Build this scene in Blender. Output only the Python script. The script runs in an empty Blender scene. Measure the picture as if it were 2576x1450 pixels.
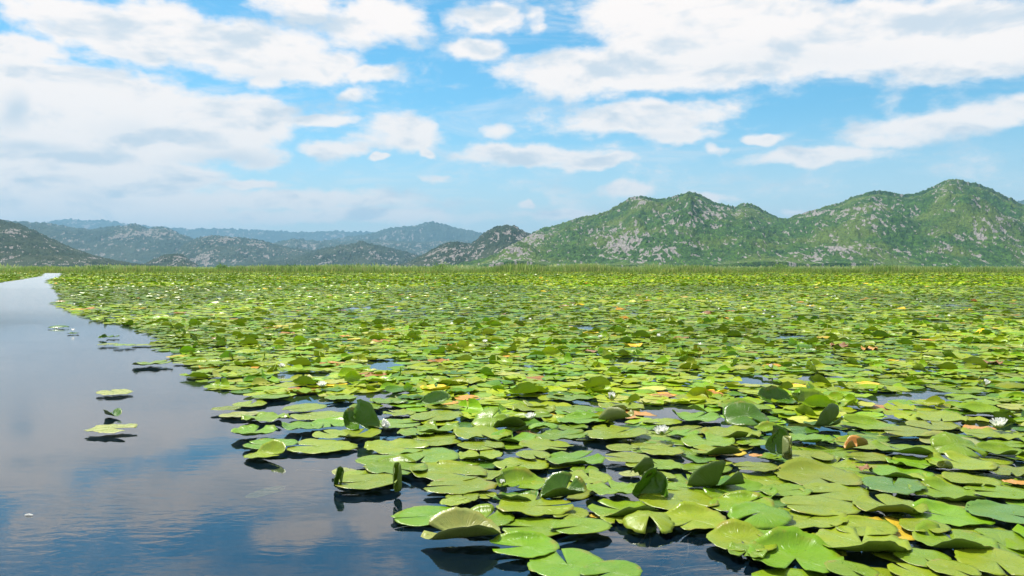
import bpy, math, random
import numpy as np
from math import sin, cos, pi, radians, atan2, sqrt
from mathutils import Vector, Matrix, Euler

scene = bpy.context.scene
col = scene.collection
rng = np.random.default_rng(11)
random.seed(5)

# ------------------------------------------------------------------ camera
CAM_H = 1.0
TILT = 1.36                       # degrees below the horizontal
cam_d = bpy.data.cameras.new('camera')
cam_d.sensor_width = 36.0
cam_d.lens = 36.0 * 0.82
cam_d.clip_start = 0.05
cam_d.clip_end = 60000
cam = bpy.data.objects.new('camera', cam_d)
cam.location = (0, 0, CAM_H)
cam.rotation_euler = (radians(90 - TILT), 0, 0)
col.objects.link(cam)
scene.camera = cam

SUN_EL, SUN_AZ = 58.0, -42.0      # azimuth from the view direction, minus = to its left
sd = Vector((sin(radians(SUN_AZ)) * cos(radians(SUN_EL)), cos(radians(SUN_AZ)) * cos(radians(SUN_EL)), sin(radians(SUN_EL))))
sun_d = bpy.data.lights.new('sun', 'SUN')
sun_d.energy = 4.6
sun_d.angle = radians(0.5)
sun_d.color = (1.0, 0.95, 0.86)
sun = bpy.data.objects.new('sun', sun_d)
sun.rotation_euler = sd.to_track_quat('Z', 'Y').to_euler()
col.objects.link(sun)

vs = scene.view_settings
vs.view_transform = 'Standard'
vs.look = 'None'
vs.gamma = 1.0
vs.use_curve_mapping = False
vs.exposure = 0.7
scene.render.engine = 'CYCLES'
scene.cycles.max_bounces = 6
scene.cycles.transparent_max_bounces = 12
scene.cycles.volume_bounces = 0
scene.cycles.caustics_reflective = False
scene.cycles.caustics_refractive = False
scene.cycles.sample_clamp_indirect = 3.0
try:
    scene.cycles.use_denoising = True
except Exception:
    pass

FPX = 0.82 * 2576                 # photograph measured on a 2576 x 1450 grid
_t = radians(TILT)


def ray(px, py):
    """World direction for a point of the 2576 x 1450 grid."""
    a = (px - 1288) / FPX
    b = (725 - py) / FPX
    return Vector((a, cos(_t) + b * sin(_t), b * cos(_t) - sin(_t)))


def ground(px, py, z=0.0):
    d = ray(px, py)
    k = (z - CAM_H) / d.z
    return Vector((d.x * k, d.y * k, z))


S2D = 2576 / 3129.0


def gsrc(x, y, z=0.0):            # same, in full-size photograph pixels
    return ground(x * S2D, y * S2D, z)


# ------------------------------------------------------------------ node helpers
class NT:
    def __init__(self, tree):
        self.t = tree
        self.n = tree.nodes
        self.l = tree.links

    def node(self, kind, **kw):
        n = self.n.new(kind)
        for k, v in kw.items():
            setattr(n, k, v)
        return n

    def put(self, sock, v):
        if isinstance(v, bpy.types.NodeSocket):
            self.l.new(v, sock)
        elif v is not None:
            try:
                sock.default_value = v
            except Exception:
                sock.default_value = (v[0], v[1], v[2], 1.0)

    def math(self, op, a, b=None, c=None, clamp=False):
        n = self.node('ShaderNodeMath', operation=op, use_clamp=clamp)
        self.put(n.inputs[0], a)
        self.put(n.inputs[1], b)
        if c is not None:
            self.put(n.inputs[2], c)
        return n.outputs[0]

    def vmath(self, op, a, b=None):
        n = self.node('ShaderNodeVectorMath', operation=op)
        self.put(n.inputs[0], a)
        if b is not None:
            self.put(n.inputs[1], b)
        return n.outputs['Value'] if op in ('LENGTH', 'DOT_PRODUCT', 'DISTANCE') else n.outputs['Vector']

    def mrange(self, v, a, b, c=0.0, d=1.0, smooth=True):
        n = self.node('ShaderNodeMapRange', interpolation_type='SMOOTHSTEP' if smooth else 'LINEAR')
        self.put(n.inputs['Value'], v)
        n.inputs['From Min'].default_value = a
        n.inputs['From Max'].default_value = b
        n.inputs['To Min'].default_value = c
        n.inputs['To Max'].default_value = d
        return n.outputs['Result']

    def noise(self, vec, scale, detail=3, rough=0.55, dist=0.0):
        n = self.node('ShaderNodeTexNoise')
        if vec is not None:
            self.put(n.inputs['Vector'], vec)
        n.inputs['Scale'].default_value = scale
        n.inputs['Detail'].default_value = detail
        n.inputs['Roughness'].default_value = rough
        n.inputs['Distortion'].default_value = dist
        return n.outputs['Fac']

    def mix(self, f, a, b, mode='MIX'):
        n = self.node('ShaderNodeMix', data_type='RGBA', blend_type=mode)
        self.put(n.inputs[0], f)
        self.put(n.inputs[6], a)
        self.put(n.inputs[7], b)
        return n.outputs[2]

    def attr(self, name, out='Color'):
        n = self.node('ShaderNodeAttribute', attribute_name=name)
        return n.outputs[out]

    def bump(self, h, strength, dist, normal=None):
        n = self.node('ShaderNodeBump')
        n.inputs['Strength'].default_value = strength
        n.inputs['Distance'].default_value = dist
        self.put(n.inputs['Height'], h)
        if normal is not None:
            self.put(n.inputs['Normal'], normal)
        return n.outputs['Normal']

    def sep(self, v):
        n = self.node('ShaderNodeSeparateXYZ')
        self.put(n.inputs[0], v)
        return n.outputs

    def comb(self, x, y, z):
        n = self.node('ShaderNodeCombineXYZ')
        self.put(n.inputs[0], x)
        self.put(n.inputs[1], y)
        self.put(n.inputs[2], z)
        return n.outputs[0]


def c4(r, g, b):
    return (r, g, b, 1.0)


def new_mat(name):
    m = bpy.data.materials.new(name)
    m.use_nodes = True
    t = NT(m.node_tree)
    p = m.node_tree.nodes['Principled BSDF']
    return m, t, p, m.node_tree.nodes['Material Output']


# ------------------------------------------------------------------ world: sky and clouds
w = bpy.data.worlds.new('World')
scene.world = w
w.use_nodes = True
T = NT(w.node_tree)
bg = w.node_tree.nodes['Background']
SKY_STRENGTH = 0.1
bg.inputs['Strength'].default_value = SKY_STRENGTH
sky = T.node('ShaderNodeTexSky', sky_type='NISHITA')
sky.sun_disc = False
sky.sun_elevation = radians(SUN_EL)
sky.sun_rotation = radians(SUN_AZ)
sky.altitude = 50
sky.air_density = 1.0
sky.dust_density = 0.3
sky.ozone_density = 2.0
tc = T.node('ShaderNodeTexCoord')
D = tc.outputs['Generated']
sx, sy, sz = T.sep(D)
az = T.math('ARCTAN2', sx, sy)
el = T.math('ARCSINE', sz)
azel = T.comb(az, el, 0.0)
# clouds: soft ellipses (centre, radii on the photograph grid, weight) broken up by noise
CLOUDS = [
    (300, 95, 150, 75, .95), (190, 25, 150, 40, .7), (390, 60, 110, 70, .8), (620, 120, 200, 66, 1.05), (760, 165, 170, 50, .95), (930, 200, 110, 22, .8),
    (960, 60, 150, 66, 1.05), (760, 10, 200, 40, .75), (1200, 120, 70, 34, .95), (1190, 40, 90, 45, .7),
    (1310, 50, 40, 40, .5), (60, 135, 100, 40, 1.05), (80, 215, 170, 50, 1.0), (300, 275, 340, 75, 1.2), (600, 300, 170, 75, 1.1),
    (200, 350, 320, 60, 1.1), (660, 385, 120, 45, .85), (60, 270, 160, 100, 1.0), (640, 195, 60, 30, .7), (60, 330, 200, 90, 1.1), (560, 350, 180, 50, 1.0), (240, 430, 300, 50, 1.0), (200, 510, 420, 45, 1.0),
    (120, 480, 300, 60, 1.0), (330, 470, 150, 45, .7), (640, 462, 100, 17, .8), (760, 505, 360, 32, .85), (250, 545, 460, 36, .9), (840, 550, 420, 24, .75),
    (1450, 175, 190, 60, 1.1), (1650, 165, 250, 80, 1.2), (1850, 90, 360, 100, 1.2), (2200, 90, 400, 85, 1.15), (2480, 130, 240, 60, 1.1), (1600, 40, 200, 60, .85),
    (1640, 305, 200, 45, 1.0), (1700, 345, 130, 26, .8), (1330, 390, 210, 34, .95), (1480, 410, 120, 22, .8), (1260, 335, 70, 30, .7),
    (1920, 348, 68, 17, .95), (2040, 392, 200, 24, .85), (2250, 345, 130, 30, .7), (2420, 305, 260, 40, .9), (2560, 280, 160, 40, .8),
    (1000, 345, 100, 52, .9), (860, 370, 110, 30, .75), (830, 298, 90, 14, .7), (960, 403, 22, 11, .95), (1052, 388, 34, 15, .8), (900, 240, 60, 18, .6),
    (1570, 488, 78, 26, .9), (1820, 500, 62, 17, .85), (1805, 375, 34, 14, .7), (1310, 520, 30, 13, .7), (2010, 520, 34, 12, .7), (1100, 545, 60, 10, .6),
    (1100, 455, 80, 14, .5), (1400, 545, 160, 14, .5),
]
warp = T.noise(D, 7.0, 4, .6)
warp2 = T.noise(T.vmath('ADD', D, (3.1, 1.7, .4)), 7.0, 4, .6)
azw = T.vmath('ADD', azel, T.comb(T.math('MULTIPLY_ADD', warp, .13, -.065), T.math('MULTIPLY_ADD', warp2, .05, -.025), 0.0))
field = None
for (cx, cy, rx, ry, wt) in CLOUDS:
    d = ray(cx, cy).normalized()
    ca, ce = atan2(d.x, d.y), math.asin(d.z)
    v = T.vmath('MULTIPLY', T.vmath('SUBTRACT', azw, (ca, ce, 0.0)), (FPX / (rx * 1.45), FPX / (ry * 1.5), 0.0))
    f = T.mrange(T.vmath('LENGTH', v), 1.0, 0.0, 0.0, wt)
    field = f if field is None else T.math('SMOOTH_MAX', field, f, 0.12)
# beyond the picture the same broken cloud goes on
back = T.math('MAXIMUM', T.mrange(T.math('ABSOLUTE', az), .60, .80), T.mrange(el, .31, .40))
field = T.math('MAXIMUM', field, T.math('MULTIPLY', back, T.mrange(T.noise(T.vmath('MULTIPLY', D, (1, 1, 3)), 2.6, 2, .5), .42, .62)))
stretch = T.vmath('MULTIPLY', D, (1.0, 1.0, 2.6))
n1 = T.noise(stretch, 9.0, 9, .62, .3)
n_up = T.noise(T.vmath('ADD', stretch, (-.012, 0, .045)), 9.0, 4, .58, .3)
n3 = T.noise(T.vmath('MULTIPLY', D, (1.0, 1.0, 2.0)), 34.0, 5, .6)
cov = T.math('ADD', T.math('MULTIPLY', field, 1.1), T.math('ADD', T.math('MULTIPLY_ADD', n1, 1.5, -.75), T.math('MULTIPLY_ADD', n3, .75, -.375)))
veil = T.mrange(T.noise(T.vmath('MULTIPLY', D, (1.0, 1.0, 5.0)), 5.0, 7, .62, .8), .50, .74, 0, .42)
mask = T.math('MAXIMUM', T.mrange(cov, .06, .64), veil)
thick = T.mrange(cov, .45, 1.05)
lit = T.math('SUBTRACT', T.noise(stretch, 9.0, 5, .58, .3), n_up)
shade = T.mrange(T.math('MULTIPLY_ADD', lit, 2.6, T.math('MULTIPLY', thick, .10)), -.05, .62)
base = None
for (cx, cy, rx, ry, wt) in [(90, 378, 120, 22, .9), (590, 398, 170, 26, .8), (15, 285, 50, 45, 1.0), (330, 330, 90, 30, .35), (250, 500, 90, 18, .5), (1640, 350, 130, 12, .3), (2000, 150, 300, 40, .2), (640, 180, 120, 22, .35), (330, 150, 80, 20, .3)]:
    d = ray(cx, cy).normalized()
    v = T.vmath('MULTIPLY', T.vmath('SUBTRACT', azw, (atan2(d.x, d.y), math.asin(d.z), 0.0)), (FPX / (rx * 1.3), FPX / (ry * 1.3), 0.0))
    f = T.mrange(T.vmath('LENGTH', v), 1.0, 0.0, 0.0, wt)
    base = f if base is None else T.math('MAXIMUM', base, f)
shade = T.math('MAXIMUM', shade, base)
K = 1.0 / SKY_STRENGTH
cloud_col = T.mix(shade, c4(.73 * K, .665 * K, .62 * K), c4(.46 * K, .50 * K, .54 * K))
hs = T.node('ShaderNodeHueSaturation')
hs.inputs['Hue'].default_value = 0.475
hs.inputs['Saturation'].default_value = 1.34
hs.inputs['Value'].default_value = 1.0
T.put(hs.inputs['Color'], sky.outputs[0])
sky_c = T.mix(1.0, hs.outputs[0], c4(.66, .80, .88), 'MULTIPLY')
hz = T.mrange(el, .19, -.01)
sky_c = T.mix(T.math('MULTIPLY', hz, .72), sky_c, c4(.56 * K, .57 * K, .56 * K))
T.put(bg.inputs['Color'], T.mix(T.math('MULTIPLY', mask, T.mrange(el, -.02, .08, .88, .98)), sky_c, cloud_col))


# ------------------------------------------------------------------ numpy noise
def vnoise(x, y, seed=0):
    xi = np.floor(x).astype(np.int64)
    yi = np.floor(y).astype(np.int64)
    xf, yf = x - xi, y - yi
    u, v = xf * xf * (3 - 2 * xf), yf * yf * (3 - 2 * yf)

    def h(a, b):
        n = (a * 374761393 + b * 668265263 + seed * 974634777) & 0xffffffff
        n = ((n ^ (n >> 13)) * 1274126177) & 0xffffffff
        n = n ^ (n >> 16)
        return (n & 0xffff) / 65535.0
    return (h(xi, yi) * (1 - u) + h(xi + 1, yi) * u) * (1 - v) + (h(xi, yi + 1) * (1 - u) + h(xi + 1, yi + 1) * u) * v


def fbm(x, y, oct=4, seed=0, gain=.5):
    s = np.zeros_like(x, dtype=float)
    a, tot = 1.0, 0.0
    for i in range(oct):
        s += a * vnoise(x * 2 ** i + 17 * i, y * 2 ** i - 9 * i, seed + i)
        tot += a
        a *= gain
    return s / tot


def smooth(a, b, x):
    t = np.clip((x - a) / (b - a), 0, 1)
    return t * t * (3 - 2 * t)


def mesh_np(name, verts, quads=None, tris=None, mats=(), smooth_faces=True):
    me = bpy.data.meshes.new(name)
    nq = 0 if quads is None else len(quads)
    nt = 0 if tris is None else len(tris)
    loops = []
    if nq:
        loops.append(np.asarray(quads).reshape(-1))
    if nt:
        loops.append(np.asarray(tris).reshape(-1))
    loops = np.concatenate(loops).astype(np.int32)
    me.vertices.add(len(verts))
    me.vertices.foreach_set('co', np.asarray(verts, dtype=np.float32).reshape(-1))
    me.loops.add(len(loops))
    me.loops.foreach_set('vertex_index', loops)
    me.polygons.add(nq + nt)
    starts = np.concatenate([np.arange(nq) * 4, nq * 4 + np.arange(nt) * 3]).astype(np.int32)
    me.polygons.foreach_set('loop_start', starts)
    me.polygons.foreach_set('use_smooth', np.full(nq + nt, smooth_faces))
    for m in mats:
        me.materials.append(m)
    me.update(calc_edges=True)
    return me


def add_attr(me, name, kind, data, domain='POINT'):
    a = me.attributes.new(name, kind, domain)
    key = {'FLOAT': 'value', 'FLOAT_COLOR': 'color', 'FLOAT_VECTOR': 'vector'}[kind]
    a.data.foreach_set(key, np.asarray(data, dtype=np.float32).reshape(-1))


def link(name, me, parent=None, **props):
    o = bpy.data.objects.new(name, me)
    col.objects.link(o)
    if parent is not None:
        o.parent = parent
    for k, v in props.items():
        if v:
            o[k] = v
    return o


# ------------------------------------------------------------------ materials
def hill_material(name, veg_a, veg_b, dry, rock_c, scale=1.0):
    m, t, p, out = new_mat(name)
    pos = t.node('ShaderNodeNewGeometry').outputs['Position']
    sp = t.vmath('MULTIPLY', pos, (1, .45, 1))
    spk = t.noise(sp, .45 * scale, 2, .6)
    big = t.noise(pos, .006 * scale, 4, .6)
    mid = t.noise(sp, .07 * scale, 4, .65)
    fine = t.noise(sp, .22 * scale, 3, .6)
    veg = t.mix(t.mrange(mid, .38, .62), veg_a, veg_b)
    veg = t.mix(t.mrange(fine, .42, .66, 0, .85), veg, t.mix(.5, veg_a, c4(.010, .022, .010)))
    veg = t.mix(t.mrange(big, .46, .62, 0, .75), veg, dry)
    veg = t.mix(t.mrange(spk, .50, .64, 0, .75), veg, c4(.012, .028, .010))
    rk = t.attr('rock', 'Fac')
    edge = t.math('ADD', rk, t.math('MULTIPLY_ADD', fine, .9, -.45))
    rmask = t.mrange(edge, .42, .62)
    rc = t.mix(t.mrange(t.noise(sp, .35 * scale, 3, .6), .3, .7), rock_c, tuple(.55 * x for x in rock_c[:3]) + (1,))
    t.put(p.inputs['Base Color'], t.mix(rmask, veg, rc))
    p.inputs['Roughness'].default_value = .9
    p.inputs['Specular IOR Level'].default_value = .15
    t.put(p.inputs['Normal'], t.bump(t.math('ADD', fine, t.math('MULTIPLY', mid, .8)), .9, 6.0))
    return m


M_hill = hill_material('scrub_hill', c4(.020, .072, .004), c4(.062, .150, .008), c4(.110, .160, .020), c4(.32, .30, .275))
M_hill_dark = hill_material('dark_shaded_scrub_hill', c4(.008, .026, .010), c4(.020, .050, .016), c4(.055, .075, .038), c4(.30, .28, .26))  # dark scrub; on the left slope its darkness also paints in cloud shadow
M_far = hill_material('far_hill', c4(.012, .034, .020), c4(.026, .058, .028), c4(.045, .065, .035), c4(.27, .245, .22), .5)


def make_leaf_mat():
    m, t, p, out = new_mat('lily_leaf')
    tint = t.attr('tint')
    luv = t.attr('luv', 'Vector')
    ux, uy, uz = t.sep(luv)
    r = t.vmath('LENGTH', t.comb(ux, uy, 0.0))
    ang = t.math('ARCTAN2', uy, ux)
    rad = t.comb(t.math('MULTIPLY', ang, 2.6), t.math('MULTIPLY', r, .6), t.math('MULTIPLY', uz, 31.0))
    key = t.comb(ux, uy, t.math('MULTIPLY', uz, 31.0))
    wv = t.math('ABSOLUTE', t.math('SINE', t.math('ADD', t.math('MULTIPLY', ang, 11.0), t.math('MULTIPLY', t.noise(rad, 2.0, 2, .5), 2.0))))
    vein = t.math('MULTIPLY', t.mrange(wv, .16, .0), t.mrange(r, .95, .3))
    blot = t.noise(key, 2.3, 4, .6)
    grain = t.noise(key, 24.0, 2, .5)
    c = t.mix(t.mrange(blot, .34, .66, 0, .55), tint, t.mix(1.0, tint, c4(1.22, 1.02, .75), 'MULTIPLY'))
    c = t.mix(t.math('MULTIPLY', vein, .75), c, t.mix(1.0, tint, c4(1.5, 1.3, 1.3), 'MULTIPLY'))
    c = t.mix(t.mrange(grain, .45, .72, 0, .22), c, t.mix(1.0, tint, c4(.6, .72, .6), 'MULTIPLY'))
    # age: yellowing rim and dark specks, by leaf
    age = t.mrange(t.noise(key, 1.4, 3, .6), .50, .66)
    edge = t.mrange(r, .80, 1.0)
    c = t.mix(t.math('MULTIPLY', t.math('MULTIPLY', age, edge), .65), c, c4(.30, .24, .035))
    speck = t.mrange(t.noise(key, 9.0, 3, .7), .665, .72)
    c = t.mix(t.math('MULTIPLY', speck, .6), c, c4(.055, .05, .015))
    geo = t.node('ShaderNodeNewGeometry')
    under = t.math('MAXIMUM', geo.outputs['Backfacing'], t.attr('under', 'Fac'))
    uc = t.mix(.55, t.mix(1.0, tint, c4(.80, .82, .9), 'MULTIPLY'), c4(.095, .13, .022))
    c = t.mix(under, c, uc)
    t.put(p.inputs['Base Color'], c)
    t.put(p.inputs['Roughness'], t.math('ADD', t.mrange(blot, .3, .7, .22, .36), t.math('MULTIPLY', under, .2)))
    t.put(p.inputs['Specular IOR Level'], t.math('MULTIPLY', t.attr('tint', 'Alpha'), .38))
    h = t.math('ADD', t.math('MULTIPLY', vein, -.5), t.math('ADD', t.math('MULTIPLY', grain, .30), t.math('MULTIPLY', t.noise(rad, 5.0, 3, .6), .8)))
    t.put(p.inputs['Normal'], t.bump(h, .5, .006))
    tr = t.node('ShaderNodeBsdfTranslucent')
    t.put(tr.inputs['Color'], t.mix(1.0, c, c4(1.5, 1.7, .4), 'MULTIPLY'))
    mx = t.node('ShaderNodeMixShader')
    mx.inputs[0].default_value = .16
    t.l.new(p.outputs[0], mx.inputs[1])
    t.l.new(tr.outputs[0], mx.inputs[2])
    t.l.new(mx.outputs[0], out.inputs['Surface'])
    return m


M_leaf = make_leaf_mat()


def simple_mat(name, color, rough=.6, nscale=30, var=.25, spec=.4, trans=None):
    m, t, p, out = new_mat(name)
    tcn = t.node('ShaderNodeTexCoord').outputs['Object']
    n = t.noise(tcn, nscale, 3, .6)
    a = tuple(min(1, x * (1 + var)) for x in color) + (1,)
    b = tuple(x * (1 - var) for x in color) + (1,)
    t.put(p.inputs['Base Color'], t.mix(t.mrange(n, .35, .65), a, b))
    p.inputs['Roughness'].default_value = rough
    p.inputs['Specular IOR Level'].default_value = spec
    if trans:
        tr = t.node('ShaderNodeBsdfTranslucent')
        tr.inputs['Color'].default_value = a
        mx = t.node('ShaderNodeMixShader')
        mx.inputs[0].default_value = trans
        t.l.new(p.outputs[0], mx.inputs[1])
        t.l.new(tr.outputs[0], mx.inputs[2])
        t.l.new(mx.outputs[0], out.inputs['Surface'])
    return m


M_petal = simple_mat('white_petal', (.90, .90, .86), .5, 40, .02, .25, .5)
M_sepal = simple_mat('green_sepal', (.22, .30, .08), .5, 40)
M_stamen = simple_mat('yellow_stamen', (.80, .55, .06), .6, 60)
M_stem = simple_mat('pale_stem', (.60, .46, .34), .6, 30)
M_reed = None


def make_reed_mat():
    m, t, p, out = new_mat('reed_blade')
    tint = t.attr('tint')
    pos = t.node('ShaderNodeNewGeometry').outputs['Position']
    n = t.noise(pos, .12, 3, .6)
    c = t.mix(t.mrange(n, .4, .62, 0, .7), tint, t.mix(1.0, tint, c4(.62, .80, .6), 'MULTIPLY'))
    t.put(p.inputs['Base Color'], c)
    p.inputs['Roughness'].default_value = .6
    p.inputs['Specular IOR Level'].default_value = .3
    tr = t.node('ShaderNodeBsdfTranslucent')
    t.put(tr.inputs['Color'], c)
    mx = t.node('ShaderNodeMixShader')
    mx.inputs[0].default_value = .5
    t.l.new(p.outputs[0], mx.inputs[1])
    t.l.new(tr.outputs[0], mx.inputs[2])
    t.l.new(mx.outputs[0], out.inputs['Surface'])
    return m


M_reed = make_reed_mat()


def make_water_mat():
    m, t, p, out = new_mat('lake_water')
    pos = t.node('ShaderNodeNewGeometry').outputs['Position']
    a = t.noise(t.vmath('MULTIPLY', pos, (1.0, 2.2, 1)), 9.0, 3, .5, .4)
    b = t.noise(t.vmath('MULTIPLY', pos, (1.0, 1.5, 1)), 1.3, 3, .5)
    patch = t.mrange(t.noise(pos, .35, 2, .5), .40, .66, .15, 1.0)
    nrm = t.bump(t.math('MULTIPLY', a, patch), .26, .006)
    nrm = t.bump(b, .09, .010, nrm)
    gl = t.node('ShaderNodeBsdfGlossy')
    t.put(gl.inputs['Roughness'], t.mrange(t.sep(pos)[1], 7.0, 22.0, .02, .16))
    gl.inputs['Color'].default_value = (.96, .98, 1, 1)
    t.put(gl.inputs['Normal'], nrm)
    tr = t.node('ShaderNodeBsdfTransparent')
    tr.inputs['Color'].default_value = (.75, .85, .88, 1)
    df = t.node('ShaderNodeBsdfDiffuse')
    df.inputs['Color'].default_value = (.004, .014, .028, 1)
    body = t.node('ShaderNodeMixShader')
    body.inputs[0].default_value = .45
    t.l.new(tr.outputs[0], body.inputs[1])
    t.l.new(df.outputs[0], body.inputs[2])
    fr = t.node('ShaderNodeFresnel')
    fr.inputs['IOR'].default_value = 1.85
    t.put(fr.inputs['Normal'], nrm)
    mx = t.node('ShaderNodeMixShader')
    t.l.new(fr.outputs[0], mx.inputs[0])
    t.l.new(body.outputs[0], mx.inputs[1])
    t.l.new(gl.outputs[0], mx.inputs[2])
    t.l.new(mx.outputs[0], out.inputs['Surface'])
    return m


M_water = make_water_mat()


def plane(name, x0, x1, y0, y1, z, m, nx=1, ny=1):
    xs = np.linspace(x0, x1, nx + 1)
    ys = np.linspace(y0, y1, ny + 1)
    X, Y = np.meshgrid(xs, ys)
    v = np.stack([X, Y, np.full_like(X, z)], -1).reshape(-1, 3)
    i, j = np.meshgrid(np.arange(nx), np.arange(ny))
    q = (j * (nx + 1) + i).reshape(-1)
    return link(name, mesh_np(name, v, np.stack([q, q + 1, q + nx + 2, q + nx + 1], 1), None, [m]), kind='structure')


# ------------------------------------------------------------------ setting: water, lake bed, marsh ground
plane('water', -260, 260, -60, 186, 0.0, M_water)
m_bed, t_, p_, o_ = new_mat('lake_bed_silt')
t_.put(p_.inputs['Base Color'], t_.mix(t_.mrange(t_.noise(t_.node('ShaderNodeNewGeometry').outputs['Position'], 1.1, 4, .6), .4, .6), c4(.010, .030, .055), c4(.016, .038, .055)))
p_.inputs['Roughness'].default_value = .95
plane('lake_bed', -262, 262, -62, 190, -3.5, m_bed)
m_marsh, t_, p_, o_ = new_mat('marsh_ground')
t_.put(p_.inputs['Base Color'], t_.mix(t_.mrange(t_.noise(t_.node('ShaderNodeNewGeometry').outputs['Position'], .03, 5, .6), .4, .6), c4(.06, .12, .025), c4(.10, .15, .04)))
p_.inputs['Roughness'].default_value = .95
plane('ground', -16000, 16000, 186, 17000, 0.10, m_marsh)
plane('lake_shore_ground', -16000, -260, -60, 186, 0.06, m_marsh)['label'] = 'low marshy ground along the lake'
plane('lake_shore_ground', 260, 16000, -60, 186, 0.06, m_marsh)['label'] = 'low marshy ground along the lake'

HOR = 725 - FPX * math.tan(_t)     # row of the true horizon


# ------------------------------------------------------------------ hills
def hill_range(name, prof, dist, front, mat, n_u, n_t, seed, relief=.10, rocks=(), rock_base=.25, bumps=(), grain=1.0, label=None, back=.7):
    """A ridge: prof = its skyline on the photograph grid; built on real ground at distance dist (m)."""
    px = np.array([a for a, b in prof], float)
    py = np.array([b for a, b in prof], float)
    u = np.linspace(px[0], px[-1], n_u)
    hp = np.maximum(HOR - np.interp(u, px, py), 0)
    k = 5
    hp = np.convolve(np.pad(hp, k, mode='edge'), np.ones(2 * k + 1) / (2 * k + 1), 'valid') if n_u > 300 else hp
    t = np.concatenate([np.linspace(0, 1, n_t), np.linspace(1, 1 + back, n_t // 4)[1:]])
    U, Tt = np.meshgrid(u, t)
    Hp = np.broadcast_to(hp, U.shape)
    Dd = front + (dist - front) * Tt
    X = (U - 1288) / FPX * Dd
    Y = Dd.copy()
    Hr = Hp / FPX * dist
    # cross profile: rises steeply, rounds off at the ridge, falls behind
    s = np.where(Tt <= 1, np.sin(np.clip(Tt, 0, 1) * pi / 2) ** 1.15, np.cos(np.clip((Tt - 1) / back, 0, 1) * pi / 2))
    Z = Hr * s
    L = dist / 12.0
    env = np.sin(np.clip(Tt, 0, 1) * pi) ** .8 * (Tt <= 1)
    spur = fbm(X / L + .25 * fbm(X / L * 2, Y / L, 3, seed + 5), Y / (L * 2.2), 4, seed) - .5
    ridged = 1 - np.abs(2 * fbm(X / (L * .45), Y / (L * 1.6), 4, seed + 31) - 1)
    Z = Z + Hr * relief * (spur * 2.6 + (ridged - .8) * 1.2) * env
    for (bx, by, bw, bt, bh) in bumps:      # fore hills: centre column, depth, widths, height in grid units
        Z = np.maximum(Z, bh / FPX * (front + (dist - front) * by) * np.exp(-((U - bx) / bw) ** 2 - ((Tt - by) / bt) ** 2) * (1 + .25 * (spur * 2)))
    # slopes below a ridge stay lower than its skyline
    cap = Hr * Dd / dist * .975
    Z = np.where(Tt < .97, np.minimum(Z, cap - .06 * Hr * (1 - vnoise(X / L * 3, Y / L * 3, seed + 9)) * (Z > cap * .9)), Z)
    YP = HOR - (Z - CAM_H) / Dd * FPX
    # rocks and scrub relief, metre sized
    g = dist / 2300.0 * grain
    r_big = fbm(X / (34 * g), Y / (60 * g), 4, seed + 50)
    r_mid = fbm(X / (5.2 * g), Y / (14 * g), 3, seed + 60)
    dens = np.full(U.shape, rock_base)
    for (cx, cy, rx, ry, ww) in rocks:
        dens = np.maximum(dens, ww * np.exp(-((U - cx) / rx) ** 2 - ((YP - cy) / ry) ** 2))
    rock = np.clip((r_big - .5) * .9 + (r_mid - .5) * 2.9 + dens - .12, 0, 1)
    rk = smooth(.42, .58, rock)
    tree = np.clip(fbm(X / (7 * g), Y / (13 * g), 2, seed + 71) - .38, 0, 1)
    lump = fbm(X / (4.2 * g), Y / (8 * g), 2, seed + 77)
    fade = np.clip(Tt * 8, 0, 1)
    Z = Z + fade * g * ((1 - rk) * (tree * 10 + lump * 4) + rk * (ridg(r_mid) * 7.0))
    Z = np.where(Tt < 1e-6, -3.0, Z)
    Z[-1, :] = -3.0
    v = np.stack([X, Y, Z], -1).reshape(-1, 3)
    nt, nu = U.shape
    i, j = np.meshgrid(np.arange(nu - 1), np.arange(nt - 1))
    q = (j * nu + i).reshape(-1)
    me = mesh_np(name, v, np.stack([q, q + 1, q + nu + 1, q + nu], 1), None, [mat])
    add_attr(me, 'rock', 'FLOAT', rk.reshape(-1))
    return link(name, me, kind='structure', label=label)


def ridg(n):
    return 1 - np.abs(2 * n - 1) * 1.6


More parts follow.
